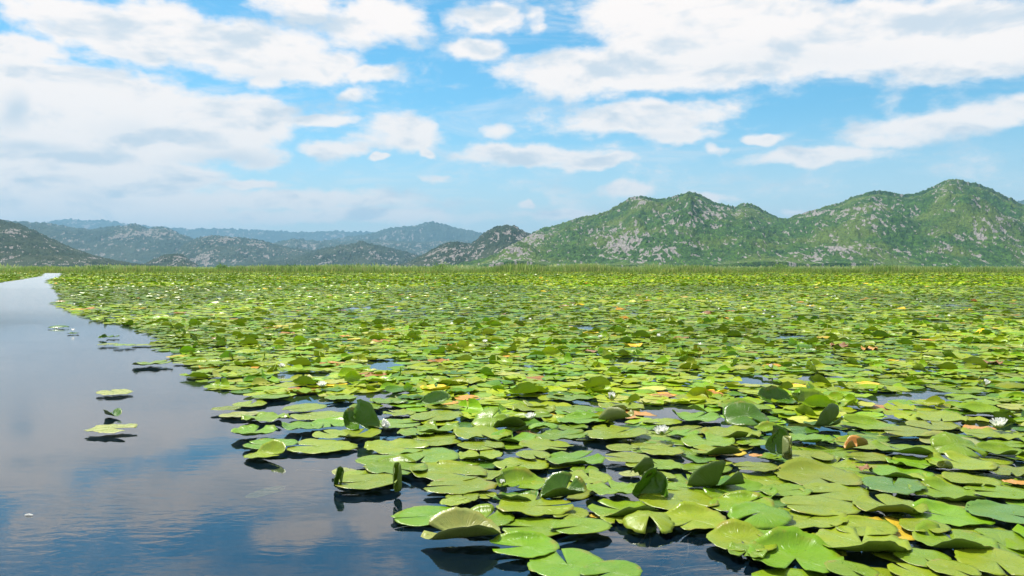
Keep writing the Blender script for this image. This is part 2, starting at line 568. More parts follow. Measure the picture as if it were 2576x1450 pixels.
MAIN = [(1130, 672), (1180, 664), (1230, 652), (1270, 630), (1300, 610), (1335, 592), (1365, 577), (1400, 570), (1450, 553), (1500, 544), (1530, 536), (1558, 518), (1585, 502), (1615, 496), (1640, 504),
        (1665, 506), (1695, 497), (1735, 485), (1768, 496), (1800, 514), (1830, 519), (1850, 526), (1862, 515), (1888, 517), (1920, 533), (1958, 551), (1976, 553), (2010, 543), (2060, 529),
        (2110, 515), (2150, 496), (2200, 484), (2240, 488), (2278, 495), (2325, 484), (2375, 458), (2395, 455), (2440, 464), (2490, 480), (2530, 500), (2576, 522), (2640, 545), (2720, 585), (2800, 640)]
hill_range('hills', MAIN, 2500, 1500, M_hill, 1050, 200, 3, .20,
           rocks=[(1565, 612, 70, 42, .72), (1640, 640, 90, 26, .66), (1290, 640, 60, 30, .62), (1345, 600, 40, 18, .62), (1800, 545, 60, 28, .62), (1720, 560, 60, 30, .50), (1600, 512, 30, 12, .55),
                  (2200, 545, 50, 34, .64), (2210, 570, 60, 20, .6), (2120, 636, 70, 18, .58), (2380, 475, 45, 14, .52), (2550, 565, 60, 18, .52), (2180, 492, 40, 8, .5), (2440, 600, 80, 30, .40), (2060, 650, 60, 12, .45), (2080, 540, 90, 12, .45)],
           rock_base=.0, bumps=[(1585, .42, 120, .26, 92), (1300, .30, 90, .26, 60), (2120, .25, 150, .22, 42), (1800, .70, 90, .22, 140), (2230, .62, 120, .25, 130), (1930, .10, 160, .15, 22)],
           label='green scrub covered karst hills with pale rock outcrops')
HB = [(980, 674), (1020, 668), (1060, 646), (1095, 628), (1120, 615), (1145, 610), (1170, 617), (1192, 614), (1212, 592), (1240, 577), (1268, 569), (1290, 571), (1312, 581), (1350, 600), (1420, 640), (1480, 672)]
hill_range('hills', HB, 2700, 1900, M_hill_dark, 420, 120, 23, .10, rocks=[(1140, 640, 90, 25, .52), (1290, 600, 40, 20, .42)], rock_base=.14, label='dark wooded hill in front of the valley')
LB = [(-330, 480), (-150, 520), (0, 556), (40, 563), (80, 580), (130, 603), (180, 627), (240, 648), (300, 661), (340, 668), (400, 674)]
hill_range('hills', LB, 2500, 1500, M_hill_dark, 420, 130, 41, .09, rocks=[(50, 590, 30, 12, .4), (230, 655, 40, 8, .45)], rock_base=.02, label='dark wooded slope coming down to the marsh, cloud shade painted into its colour')
LC = [(355, 673), (385, 657), (412, 645), (440, 641), (462, 645), (478, 658), (500, 673)]
hill_range('hills', LC, 2500, 2200, M_hill_dark, 130, 50, 43, .10, rock_base=.25, label='small rocky knoll at the marsh edge')
M1 = [(-300, 520), (-80, 545), (40, 562), (90, 563), (120, 566), (160, 572), (200, 579), (235, 581), (262, 577), (290, 573), (322, 572), (338, 565), (352, 571), (372, 580), (398, 574), (425, 579), (448, 591), (480, 602), (520, 625), (560, 648), (610, 668), (640, 674)]
hill_range('mountains', M1, 6500, 4400, M_far, 520, 120, 61, .12, rocks=[(390, 592, 70, 16, .66), (330, 585, 30, 12, .55)], rock_base=.05, bumps=[(330, .45, 70, .3, 66), (200, .4, 90, .3, 50)], label='blue hazy ridge with a rocky peak')
M2 = [(400, 674), (440, 640), (470, 612), (500, 602), (540, 595), (575, 599), (610, 601), (650, 607), (690, 617), (730, 627), (800, 634), (860, 641), (930, 652), (1000, 668), (1020, 674)]
hill_range('mountains', M2, 5000, 3600, M_far, 460, 110, 67, .12, rocks=[(560, 610, 60, 12, .62), (520, 655, 40, 16, .62), (650, 620, 60, 10, .5)], rock_base=.12, label='hazy rocky hill above the marsh')
M3 = [(590, 674), (660, 663), (720, 655), (780, 640), (815, 628), (850, 622), (880, 619), (905, 612), (940, 619), (985, 628), (1030, 640), (1080, 652), (1140, 668), (1160, 674)]
hill_range('mountains', M3, 4300, 3200, M_hill_dark, 440, 110, 71, .13, rock_base=.10, label='dark rocky hill in the middle distance')
M4 = [(560, 660), (650, 628), (700, 613), (740, 604), (780, 609), (850, 611), (930, 606), (1000, 610), (1080, 613), (1140, 608), (1200, 612), (1260, 630), (1320, 660)]
hill_range('mountains', M4, 7500, 5600, M_far, 380, 80, 79, .14, rock_base=.2, label='low hazy hills with pale rocks')
F2 = [(780, 620), (850, 602), (930, 592), (965, 582), (1000, 575), (1030, 573), (1062, 567), (1090, 562), (1118, 568), (1155, 579), (1190, 584), (1215, 591), (1260, 605), (1330, 640)]
hill_range('mountains', F2, 9500, 8000, M_far, 300, 60, 83, .10, rock_base=.05, label='pale blue cone shaped mountain')
F1 = [(-260, 580), (-60, 575), (60, 574), (100, 567), (135, 557), (180, 554), (212, 557), (238, 558), (265, 556), (310, 565), (350, 572), (400, 575), (440, 577), (480, 580), (560, 579), (620, 582), (700, 585), (760, 588), (820, 585), (880, 586), (950, 589), (1100, 600), (1300, 620)]
hill_range('mountains', F1, 13500, 12000, M_far, 460, 50, 89, .08, rock_base=.1, label='farthest pale blue mountain ridge')
RF = [(2440, 560), (2520, 522), (2576, 505), (2680, 490), (2850, 560)]
hill_range('mountains', RF, 6500, 5200, M_far, 160, 50, 97, .08, rock_base=.15, label='blue mountain showing behind the green hill')


# ------------------------------------------------------------------ reed belt
def reeds(name, n, xr, yr, hr, wr, tints, seed, z0=0.0, label=None, density=None):
    g = np.random.default_rng(seed)
    y = g.uniform(yr[0], yr[1], n)
    x = g.uniform(xr[0], xr[1], n) * y
    if density is not None:
        keep = g.random(n) < density(x, y)
        x, y = x[keep], y[keep]
    n = len(x)
    clump = fbm(x / 5, y / 6, 4, seed)
    h = g.uniform(hr[0], hr[1], n) * (.35 + 1.2 * clump + .9 * np.clip(fbm(x / 16, y / 30, 2, seed + 3) - .56, 0, 1) * 3)
    wd = g.uniform(wr[0], wr[1], n)
    a = g.uniform(0, 2 * pi, n)
    lean = g.normal(0, .16, (n, 2)) * h[:, None]
    dx, dy = np.cos(a) * wd / 2, np.sin(a) * wd / 2
    b0 = np.stack([x - dx, y - dy, np.full(n, z0)], -1)
    b1 = np.stack([x + dx, y + dy, np.full(n, z0)], -1)
    m0 = np.stack([x - dx * .8 + lean[:, 0] * .35, y - dy * .8 + lean[:, 1] * .35, z0 + h * .6], -1)
    m1 = np.stack([x + dx * .8 + lean[:, 0] * .35, y + dy * .8 + lean[:, 1] * .35, z0 + h * .6], -1)
    tp = np.stack([x + lean[:, 0], y + lean[:, 1], z0 + h], -1)
    v = np.stack([b0, b1, m1, m0, tp], 1).reshape(-1, 3)
    k = np.arange(n) * 5
    me = mesh_np(name, v, np.stack([k, k + 1, k + 2, k + 3], 1), np.stack([k + 3, k + 2, k + 4], 1), [M_reed])
    tt = np.array(tints)[g.integers(0, len(tints), n)] * g.uniform(.75, 1.2, (n, 1))
    c = np.concatenate([tt, np.ones((n, 1))], 1)
    add_attr(me, 'tint', 'FLOAT_COLOR', np.repeat(c, 5, 0))
    return link(name, me, kind='stuff', label=label)


RT = [(.26, .38, .09), (.33, .42, .12), (.22, .35, .08), (.42, .44, .18)]
reeds('reeds', 56000, (-.74, .74), (176, 196), (.65, 1.15), (.07, .2), RT, 4, label='belt of green reeds along the far edge of the pads')
reeds('reeds', 30000, (-.74, .74), (196, 330), (.85, 1.4), (.3, .8), [(.36, .46, .18), (.30, .42, .15), (.46, .48, .24)], 9, .1, label='paler reeds of the marsh behind')
reeds('reeds', 12000, (-.74, .74), (167, 177), (.2, .7), (.08, .2), [(.24, .34, .06), (.32, .36, .08)], 14, label='short reeds standing among the last pads')


def bush(px, dist, wid, hgt, tint, seed, label):
    g = np.random.default_rng(seed)
    n = 620
    th, ph = g.uniform(0, 2 * pi, n), np.arccos(g.uniform(0, 1, n))
    rr = g.uniform(.55, 1, n) * (.75 + .5 * vnoise(th * 1.6 + 9, ph * 2.5, seed))
    c = np.stack([rr * np.sin(ph) * np.cos(th) * wid / 2, rr * np.sin(ph) * np.sin(th) * wid / 2, rr * np.cos(ph) * hgt], 1)
    a = g.normal(0, 1, (n, 3))
    a /= np.linalg.norm(a, axis=1, keepdims=True)
    b = np.cross(a, g.normal(0, 1, (n, 3)))
    b /= np.linalg.norm(b, axis=1, keepdims=True)
    sz = g.uniform(.10, .22, (n, 1))
    v = np.stack([c - a * sz, c + b * sz * .5, c + a * sz, c - b * sz * .5], 1).reshape(-1, 3)
    k = np.arange(n) * 4
    e = bpy.data.objects.new('marsh_bush', None)
    col.objects.link(e)
    x = (px - 1288) / FPX * dist
    e.location = (x, dist, 0)
    e['label'], e['category'], e['group'] = label, 'bush', 'bushes standing in the reed belt'
    me = mesh_np('foliage', v, np.stack([k, k + 1, k + 2, k + 3], 1), None, [M_reed])
    add_attr(me, 'tint', 'FLOAT_COLOR', np.repeat(np.concatenate([np.array(tint) * g.uniform(.6, 1.3, (n, 1)), np.ones((n, 1))], 1), 4, 0))
    link('foliage', me, e)
    V, Q = [], []
    for q in range(5):
        t = 2 * pi * q / 5
        for z, r in ((0, .05), (hgt * .7, .015)):
            cx, cy = cos(t) * z * .35, sin(t) * z * .35
            for m in range(4):
                V.append((cx + r * cos(m * pi / 2), cy + r * sin(m * pi / 2), z))
        o = q * 8
        Q += [(o + m, o + (m + 1) % 4, o + 4 + (m + 1) % 4, o + 4 + m) for m in range(4)]
    bo = link('branches', mesh_np('branches', np.array(V), np.array(Q), None, [M_reed]), e)
    add_attr(bo.data, 'tint', 'FLOAT_COLOR', np.tile([.2, .15, .1, 1], (len(V), 1)))


for a in [(1112, 186, 5.2, 2.5, (.22, .36, .07), 1, 'tallest bright green bush in the reed belt below the cone shaped mountain'),
          (880, 184, 6.5, 1.9, (.13, .24, .06), 2, 'low dark bush in the reed belt below the middle hills'),
          (735, 184, 5.0, 1.8, (.13, .24, .06), 3, 'dark bush in the reed belt left of the low wide one'),
          (560, 186, 4.2, 2.1, (.20, .33, .07), 4, 'light green bush in the reed belt below the rocky left hill'),
          (1330, 185, 4.5, 1.7, (.16, .28, .06), 5, 'small bush in the reed belt where the green hill begins'),
          (250, 184, 6.0, 1.7, (.12, .22, .06), 6, 'wide low bush in the reed belt above the channel end'),
          (1960, 188, 6.0, 2.0, (.22, .34, .08), 7, 'pale green bush in the reed belt below the saddle of the green hill'),
          (2400, 188, 5.0, 1.9, (.18, .30, .07), 8, 'bush in the reed belt below the highest green summit')]:
    bush(*a)


# ------------------------------------------------------------------ lily leaf geometry
def leaf_grid(nr, na, notch=.16, wob=.03, ph=0.0, scallop=0.0):
    """Flat leaf in the unit disc; the notch opens along +X. Returns xy (n, 2), rings x segments, and the cleft rows are open."""
    a = np.linspace(notch * .5, 2 * pi - notch * .5, na + 1)
    rr = np.concatenate([[0.0], np.linspace(0, 1, nr + 1)[1:] ** .85])
    A, R = np.meshgrid(a, rr)
    out = 1 + wob * np.sin(3 * A + ph) + wob * .6 * np.sin(5 * A + 2.1 * ph) + scallop * np.abs(np.sin(9 * A + ph)) - .045 * np.clip(np.sin(11 * A + 3 * ph) * np.sin(4 * A + ph) - .35, 0, 1) * 1.5 + .012 * np.sin(17 * A + ph)
    lobe = 1 - .09 * np.exp(-((np.minimum(A, 2 * pi - A) - notch * .5) / .12) ** 2)
    oval = 1.0 / np.sqrt((np.cos(A) / 1.08) ** 2 + (np.sin(A) / .93) ** 2)
    Rr = R * (1 + (out * lobe * oval - 1) * R)
    open_ = 1 + .0 * A
    X = Rr * np.cos(A * open_)
    Y = Rr * np.sin(A * open_)
    nv = na + 1
    i, j = np.meshgrid(np.arange(na), np.arange(nr))
    q = (j * nv + i).reshape(-1)
    quads = np.stack([q, q + nv, q + nv + 1, q + 1], 1)
    return X.reshape(-1), Y.reshape(-1), A.reshape(-1), R.reshape(-1), quads, nv


def bend(P, phi, c, beta, rho):
    """Bend a sheet upward beyond the line at distance c in direction phi, by angle beta with radius rho."""
    cs, sn = cos(phi), sin(phi)
    s = P[:, 0] * cs + P[:, 1] * sn - c
    t = -P[:, 0] * sn + P[:, 1] * cs
    z = P[:, 2]
    a = np.clip(s / rho, 0, abs(beta))
    rest = np.maximum(s - rho * abs(beta), 0)
    sg = 1 if beta >= 0 else -1
    s2 = rho * np.sin(a) + rest * np.cos(a)
    z2 = rho * (1 - np.cos(a)) + rest * np.sin(a)
    on = s > 0
    s_new = np.where(on, s2 - sg * z * np.sin(a), s) + c
    z_new = np.where(on, sg * z2 + z * np.cos(a), z)
    return np.stack([s_new * cs - t * sn, s_new * sn + t * cs, z_new], 1)


def leaf_shape(nr, na, R, yaw, g, wave=.03, rim=.03, dome=0.0, bends=(), tilt=(0, 0), notch=None, wob=.025, scallop=0.0, nw=None):
    notch = g.uniform(.08, .34) if notch is None else notch
    ph = g.uniform(0, 6.28)
    x, y, A, r, quads, nv = leaf_grid(nr, na, notch, wob, ph, scallop)
    uv = np.stack([x, y], 1)
    nw = g.integers(3, 7) if nw is None else nw
    wv = np.sin(nw * A + ph) * .6 + np.sin((nw * 2 + 1) * A + 2 * ph) * .4
    z = wave * wv * r ** 3 + rim * r ** 5 + dome * (1 - r ** 2)
    z += .012 * np.sin(2.3 * x * 2 + ph) * np.cos(2.1 * y * 2 + ph * 2) * r
    # cleft edges lift a little
    z += g.uniform(0, .05) * np.exp(-((np.minimum(A, 2 * pi - A)) / .35) ** 2) * r
    cy_, sy_ = cos(yaw), sin(yaw)
    P = np.stack([x * cy_ - y * sy_, x * sy_ + y * cy_, z], 1)
    for (phi, c, beta, rho) in bends:
        P = bend(P, phi, c, beta, rho)
    P = P * R
    M = np.array(Euler((tilt[0], tilt[1], 0)).to_matrix())
    P = P @ M.T
    return P, uv, quads, nv, nr


def solid_leaf(P, uv, quads, nv, nr, th=.0018):
    """Give the sheet thickness: underside, rim and cleft walls."""
    n = len(P)
    G = P.reshape(nr + 1, nv, 3)
    du = np.gradient(G, axis=1)
    dr = np.gradient(G, axis=0)
    N = np.cross(dr, du).reshape(-1, 3)
    ln = np.linalg.norm(N, axis=1, keepdims=True)
    N = np.where(ln > 1e-9, N / np.maximum(ln, 1e-9), 0)
    N[:nv] = N[nv:2 * nv].mean(0) if nr else N[:nv]
    taper = np.ones((nr + 1, nv, 1))
    taper[-1] = .45
    Q = P - N * th * taper.reshape(-1, 1)
    q2 = quads[:, ::-1] + n
    rimi = nr * nv + np.arange(nv - 1)
    walls = [np.stack([rimi, rimi + n, rimi + 1 + n, rimi + 1], 1)]
    rows = np.arange(nr) * nv
    walls.append(np.stack([rows, rows + n, rows + nv + n, rows + nv], 1))
    e = rows + nv - 1
    walls.append(np.stack([e, e + nv, e + nv + n, e + n], 1))
    V = np.concatenate([P, Q])
    UV = np.concatenate([uv, uv])
    under = np.concatenate([np.zeros(n), np.ones(n)])
    return V, UV, under, np.concatenate([quads, q2] + walls)


TINTS = {
    'green': (.170, .290, .012), 'yellow green': (.225, .315, .015), 'bright green': (.155, .315, .012), 'deep green': (.070, .175, .010),
    'olive': (.200, .262, .020), 'blue green': (.120, .255, .045), 'pale green': (.320, .370, .100), 'yellow': (.62, .46, .04), 'orange': (.58, .31, .08), 'brown': (.30, .16, .07),
}
CNAMES = ['green', 'yellow green', 'bright green', 'deep green', 'olive', 'blue green', 'pale green', 'yellow', 'orange', 'brown']
FAR, NEAR, LEFT, RIGHT = pi / 2, -pi / 2, pi, 0.0


def kind_args(kind, g, rnd_dir=False):
    """Shape parameters of a named leaf form; directions are as seen from the boat unless rnd_dir."""
    o = g.uniform(0, 2 * pi) if rnd_dir else 0.0
    j = lambda s: g.uniform(-s, s)
    U = g.uniform
    if kind == 'flat':
        return dict(wave=U(.01, .03), rim=U(0, .03), tilt=(j(.03), j(.03)))
    if kind == 'wavy':
        return dict(wave=U(.06, .12), rim=U(.04, .10), tilt=(j(.05), j(.05)))
    if kind == 'back':
        return dict(wave=U(.02, .05), rim=.03, bends=[(o + FAR + j(.4), U(.52, .8), U(.45, .9), .28)], tilt=(j(.03), j(.03)))
    if kind == 'near':
        return dict(wave=U(.03, .07), rim=.05, bends=[(o + NEAR + j(.5), U(.66, .86), U(.5, 1.0), .2)], tilt=(j(.04), j(.04)))
    if kind == 'cup':
        return dict(wave=U(.04, .08), rim=.10, bends=[(o + NEAR + j(.3), U(.5, .75), U(.45, .8), .3), (o + FAR + j(.3), U(.5, .75), U(.45, .8), .3)], tilt=(j(.05), j(.05)))
    if kind == 'side':
        s = RIGHT if g.random() < .5 else LEFT
        return dict(wave=U(.03, .06), rim=.05, bends=[(o + s + j(.4), U(.3, .6), U(.6, 1.1), .25)], tilt=(j(.04), j(.04)))
    if kind == 'dome':
        return dict(wave=U(.04, .08), rim=-.02, dome=U(.14, .24), tilt=(U(.04, .14), j(.08)))
    if kind == 'taco':
        a = o + U(.6, 2.0)
        return dict(wave=.04, rim=.03, bends=[(a, .06, U(.7, 1.1), .45), (a + pi, .06, U(.7, 1.1), .45)], tilt=(j(.06), j(.15)))
    if kind == 'roll':
        a = o + U(.9, 2.2)
        return dict(wave=.02, rim=.02, bends=[(a, .02, 2.4, .30), (a + pi, .02, 2.0, .34)], tilt=(j(.1), j(.35)))
    if kind == 'up':        # upper face towards the boat
        d = o + FAR + j(.6)
        return dict(yaw=d + pi + j(1.6), notch=U(.2, .6), wave=.06, rim=.08, bends=[(d, U(.0, .35), U(.8, 1.35), .25), (d + 1.4, U(.3, .6), U(.3, .9), .25)], tilt=(j(.1), j(.25)))
    if kind == 'upback':    # underside towards the boat
        d = o + NEAR + j(.6)
        return dict(yaw=d + pi + j(1.6), notch=U(.2, .6), wave=.06, rim=.06, bends=[(d, U(.1, .4), U(.9, 1.5), .25), (d - 1.3, U(.3, .6), U(.3, .9), .25)], tilt=(j(.1), j(.25)))
    if kind == 'torn':
        return dict(wave=U(.02, .05), rim=.01, scallop=.07, wob=.07, tilt=(j(.03), j(.03)))
    return {}


KIND_TXT = {'flat': 'lying flat', 'wavy': 'with a wavy edge', 'back': 'far rim curled up', 'near': 'near rim turned up', 'cup': 'cupped', 'side': 'one side turned up',
            'dome': 'bulging upward', 'taco': 'folded like a boat', 'roll': 'rolled up', 'up': 'bent upright', 'upback': 'upright showing its underside', 'torn': 'with a ragged edge'}
KIND_ADJ = {'flat': 'flat', 'wavy': 'wavy-edged', 'back': 'far-rim-raised', 'near': 'near-rim-raised'}

# traced pads: x, y (full-size photograph pixels, centre on the water), width, form, colour, extra shape parameters
Dd = dict
L, R_, F_, N_ = LEFT, RIGHT, FAR, NEAR
PADS = [
    (1303, 1588, 200, 'flat', 'bright green', Dd(yaw=3.55, notch=.10, wave=.01, rim=.02, tilt=(.035, 0)), 'broad bright green lily pad at the channel edge with its cleft facing the open water'),
    (1412, 1655, 232, 'taco', 'pale green', Dd(yaw=2.9, bends=[(NEAR + .10, .18, .85, .50), (FAR + .25, .10, .80, .45)], tilt=(0, -.05), wave=.03), 'large boat-shaped lily pad with both long sides turned up above its dark reflection'),
    (1481, 1602, 190, 'back', 'green', Dd(bends=[(FAR, .55, .8, .35)]), None),
    (1632, 1622, 205, 'flat', 'green', Dd(yaw=3.3), None),
    (1772, 1630, 185, 'flat', 'green', Dd(yaw=3.6, wave=.012), None),
    (1599, 1690, 208, 'back', 'bright green', Dd(yaw=3.3, notch=.5, bends=[(FAR + .1, .45, .8, .28)]), 'bright green lily pad with shining raised far rim and wide cleft at its left'),
    (1735, 1742, 262, 'flat', 'bright green', Dd(yaw=1.75, wave=.03), 'widest flat bright green lily pad cut by the bottom edge of the picture'),
    (1868, 1775, 190, 'flat', 'bright green', {}, None),
    (1405, 1500, 198, 'torn', 'yellow green', Dd(yaw=3.3, notch=.2), 'yellowing lily pad with a ragged edge and a bright yellow corner'),
    (1416, 1531, 104, 'torn', 'yellow green', {}, None), (1481, 1521, 84, 'flat', 'yellow green', {}, None), (1389, 1551, 88, 'torn', 'yellow green', {}, None),
    (1590, 1496, 182, 'cup', 'green', Dd(bends=[(FAR + .5, .25, .9, .3), (LEFT, .6, .9, .2)]), 'cupped lily pad holding a small yellowish bud'),
    (1580, 1540, 144, 'cup', 'deep green', Dd(bends=[(NEAR - .2, .2, .8, .3), (RIGHT + .2, .4, .9, .25)]), None),
    (1631, 1568, 215, 'torn', 'yellow green', Dd(wave=.08, rim=.03), None),
    (1720, 1530, 150, 'taco', 'deep green', Dd(bends=[(FAR, -.1, 1.0, .4), (NEAR, .3, .8, .4)]), 'hooded lily pad folded up high beside open water'),
    (1708, 1490, 160, 'flat', 'yellow green', {}, None),
    (1869, 1515, 172, 'near', 'green', Dd(yaw=1.7), None), (1799, 1474, 150, 'flat', 'yellow green', Dd(yaw=1.6), None), (1787, 1446, 94, 'flat', 'green', {}, None),
    (1900, 1570, 212, 'near', 'green', Dd(yaw=2.4, notch=.3, bends=[(NEAR + .3, .5, 1.2, .2)]), None),
    (1822, 1581, 44, 'torn', 'yellow', {}, None), (1745, 1586, 112, 'torn', 'yellow green', {}, None), (1880, 1597, 92, 'torn', 'yellow green', {}, None),
    (1983, 1622, 168, 'dome', 'yellow green', Dd(yaw=NEAR, notch=.6, dome=.25, tilt=(.12, 0)), 'domed yellow green lily pad with a gaping cleft towards the camera over dark water'),
    (2118, 1606, 218, 'back', 'yellow green', Dd(bends=[(FAR + .1, .5, .8, .25), (LEFT, .72, 1.0, .2)]), 'lily pad with glinting far rim and folded left edge above the submerged stems'),
    (1975, 1518, 118, 'up', 'deep green', Dd(R=.135, yaw=1.9, notch=.9, bends=[(1.9, -.45, 1.25, .2), (2.9, .10, .9, .2), (.1, .35, 1.0, .2)], tilt=(.1, -.1)), 'tall lily leaf folded to a point, standing beside a flat pad near the centre'),
    (2068, 1507, 92, 'flat', 'green', {}, None), (2070, 1545, 240, 'flat', 'yellow green', Dd(wave=.02), None), (2140, 1524, 132, 'flat', 'green', {}, None),
    (2262, 1512, 215, 'wavy', 'bright green', Dd(bends=[(FAR, .55, .7, .3), (RIGHT - .3, .7, .9, .2)]), None),
    (2185, 1505, 178, 'upback', 'deep green', Dd(yaw=-1.0, notch=.5, bends=[(NEAR - .12, .02, 1.45, .14)], tilt=(0, -.10)), 'very dark upright lily leaf turned on edge with its shaded side showing'),
    (2400, 1514, 150, 'back', 'green', {}, None), (2550, 1514, 198, 'flat', 'yellow green', Dd(wave=.02), None),
    (2265, 1563, 192, 'back', 'green', {}, None), (2505, 1563, 226, 'flat', 'yellow green', {}, None), (2467, 1598, 242, 'near', 'yellow green', Dd(bends=[(LEFT - .6, .7, .8, .2)]), None),
    (2323, 1606, 192, 'dome', 'bright green', Dd(dome=.12, bends=[(FAR + .4, .5, .5, .3)]), None), (2265, 1672, 222, 'back', 'yellow green', Dd(bends=[(FAR, .5, .75, .25)]), 'yellow green lily pad with a long glint along its rim above dark blue water'),
    (2375, 1645, 152, 'back', 'bright green', {}, None),
    (2430, 1718, 300, 'wavy', 'bright green', Dd(yaw=-1.9, notch=.5, wave=.05, bends=[(FAR, .4, .7, .35)]), 'largest lily pad at the bottom with a shining ridge along its back'),
    (2282, 1706, 130, 'wavy', 'green', {}, None), (2633, 1676, 292, 'near', 'yellow green', Dd(yaw=1.2, bends=[(NEAR, .5, 1.0, .25)]), None), (2455, 1655, 124, 'flat', 'yellow green', {}, None),
    (2600, 1768, 160, 'flat', 'green', {}, None), (2822, 1724, 172, 'flat', 'green', {}, None), (2790, 1764, 144, 'flat', 'yellow green', {}, None), (2912, 1764, 152, 'flat', 'yellow green', {}, None),
    (3040, 1738, 232, 'flat', 'yellow green', {}, None), (2915, 1670, 252, 'near', 'green', Dd(yaw=1.3, notch=.35, bends=[(NEAR - .1, .5, 1.0, .25), (FAR + .3, .6, .6, .2)]), None),
    (3065, 1678, 282, 'flat', 'green', Dd(bends=[(NEAR, .8, .7, .2)]), None), (2822, 1628, 154, 'flat', 'yellow green', {}, None), (2640, 1628, 182, 'back', 'yellow green', {}, None),
    (2900, 1590, 222, 'back', 'bright green', Dd(yaw=2.6, bends=[(FAR + .2, .45, .6, .3), (NEAR, .75, .9, .2)]), 'bright lily pad with high glossy ridge and curled near rim beside the yellow leaf'),
    (3080, 1592, 222, 'back', 'blue green', {}, None), (2715, 1565, 222, 'near', 'yellow green', Dd(bends=[(NEAR - .3, .6, 1.1, .2)]), None),
    (2888, 1519, 212, 'near', 'green', Dd(yaw=1.9, bends=[(NEAR, .65, .9, .2), (FAR, .65, .6, .2)]), None), (2730, 1503, 184, 'torn', 'blue green', {}, 'blue green ragged lily pad next to a strip of open water'),
    (3050, 1520, 174, 'flat', 'green', {}, None), (2968, 1483, 168, 'near', 'yellow green', {}, None), (2840, 1478, 152, 'flat', 'yellow green', {}, None),
    (2740, 1622, 210, 'torn', 'yellow', Dd(wave=.02, notch=.15, rim=0), 'bright yellow dying lily leaf with brown spots lying between green pads'),
    (3105, 1487, 66, 'torn', 'orange', {}, None),
    (2753, 1458, 172, 'near', 'bright green', Dd(bends=[(NEAR - .5, .6, .9, .2)]), None), (2935, 1434, 202, 'back', 'yellow green', {}, None), (2885, 1448, 70, 'roll', 'pale green', {}, 'small rolled pale green leaf lying between two broad pads'),
    (2805, 1428, 182, 'wavy', 'bright green', {}, None), (3090, 1461, 142, 'near', 'olive', {}, None), (3058, 1396, 138, 'cup', 'green', {}, None),
    (2930, 1390, 158, 'dome', 'green', Dd(bends=[(FAR, .1, .6, .3)]), None), (2900, 1356, 182, 'back', 'pale green', {}, None), (2765, 1394, 186, 'wavy', 'green', Dd(bends=[(NEAR, .6, .8, .2)]), None),
    (2655, 1409, 122, 'flat', 'olive', {}, None), (2632, 1366, 162, 'flat', 'yellow green', Dd(bends=[(FAR, .7, .6, .2)]), None), (2770, 1334, 152, 'flat', 'olive', {}, None), (2850, 1312, 162, 'flat', 'olive', {}, None),
    (2650, 1307, 158, 'back', 'green', Dd(bends=[(FAR, .4, .8, .3)]), None), (2617, 1384, 78, 'roll', 'orange', Dd(bends=[(FAR, 0, 1.2, .4), (NEAR, 0, 1.2, .4)]), 'narrow bright orange leaf rolled along the edge of a pad'),
    (2530, 1316, 140, 'upback', 'deep green', Dd(yaw=.2, bends=[(-.9, -.15, 1.5, .18)], tilt=(0, .1)), 'half pale, half dark lily leaf folded over on itself'),
    (3030, 1338, 168, 'near', 'yellow green', {}, None), (3080, 1364, 112, 'flat', 'green', {}, None), (2877, 1290, 158, 'near', 'yellow green', {}, None), (3010, 1268, 152, 'cup', 'green', {}, None),
    (2500, 1468, 262, 'back', 'olive', Dd(bends=[(FAR + .1, .5, .6, .35), (RIGHT, .75, .8, .2)]), 'very broad olive lily pad with a curved far rim'),
    (2392, 1410, 52, 'roll', 'pale green', Dd(R=.085, bends=[(LEFT, .0, 2.2, .28), (RIGHT, .0, 2.2, .28), (FAR, -.6, 1.3, .2)]), 'pale rolled young leaf standing upright'),
    (2362, 1388, 52, 'up', 'deep green', Dd(R=.085, yaw=NEAR, notch=.1, bends=[(FAR, -.75, 1.45, .2), (LEFT, .3, .5, .4)]), 'spoon-shaped dark leaf standing upright'),
    (2350, 1408, 74, 'cup', 'green', {}, None), (2184, 1399, 148, 'near', 'yellow green', Dd(bends=[(NEAR + .2, .3, 1.0, .25)]), None), (2160, 1363, 172, 'near', 'green', {}, None), (2235, 1339, 180, 'wavy', 'yellow green', Dd(bends=[(NEAR, .6, .8, .2)]), None),
    (2115, 1320, 142, 'flat', 'olive', {}, None), (2278, 1299, 138, 'dome', 'deep green', Dd(bends=[(FAR, -.1, .7, .4)]), 'dark humped lily pad with a ribbed shine'), (2360, 1325, 108, 'cup', 'green', {}, None), (2436, 1325, 118, 'side', 'deep green', {}, None),
    (2470, 1358, 152, 'near', 'bright green', {}, None), (2300, 1365, 102, 'flat', 'green', {}, None), (2205, 1384, 128, 'torn', 'yellow', {}, 'yellow leaf with an orange tip half hidden behind a green pad'),
    (2308, 1408, 40, 'torn', 'orange', {}, 'small orange leaf scrap on open water'), (2200, 1429, 66, 'torn', 'yellow green', {}, None), (2157, 1443, 152, 'flat', 'green', {}, None), (2015, 1430, 152, 'near', 'green', {}, None),
    (2020, 1392, 132, 'flat', 'yellow green', {}, None), (2130, 1417, 112, 'side', 'blue green', {}, None), (2010, 1465, 112, 'flat', 'yellow green', {}, None), (2090, 1339, 96, 'near', 'bright green', {}, None),
    (2125, 1287, 162, 'side', 'bright green', {}, None), (2025, 1298, 122, 'flat', 'yellow green', {}, None), (2275, 1257, 158, 'back', 'green', {}, None), (2372, 1236, 62, 'up', 'deep green', Dd(R=.15), None), (2475, 1248, 82, 'up', 'green', Dd(R=.17), None),
    (2475, 1402, 152, 'flat', 'olive', {}, None), (2310, 1442, 132, 'flat', 'olive', {}, None), (1760, 1416, 192, 'near', 'bright green', Dd(yaw=.8, bends=[(LEFT - .3, .75, .9, .2), (NEAR, .7, .7, .2)]), None),
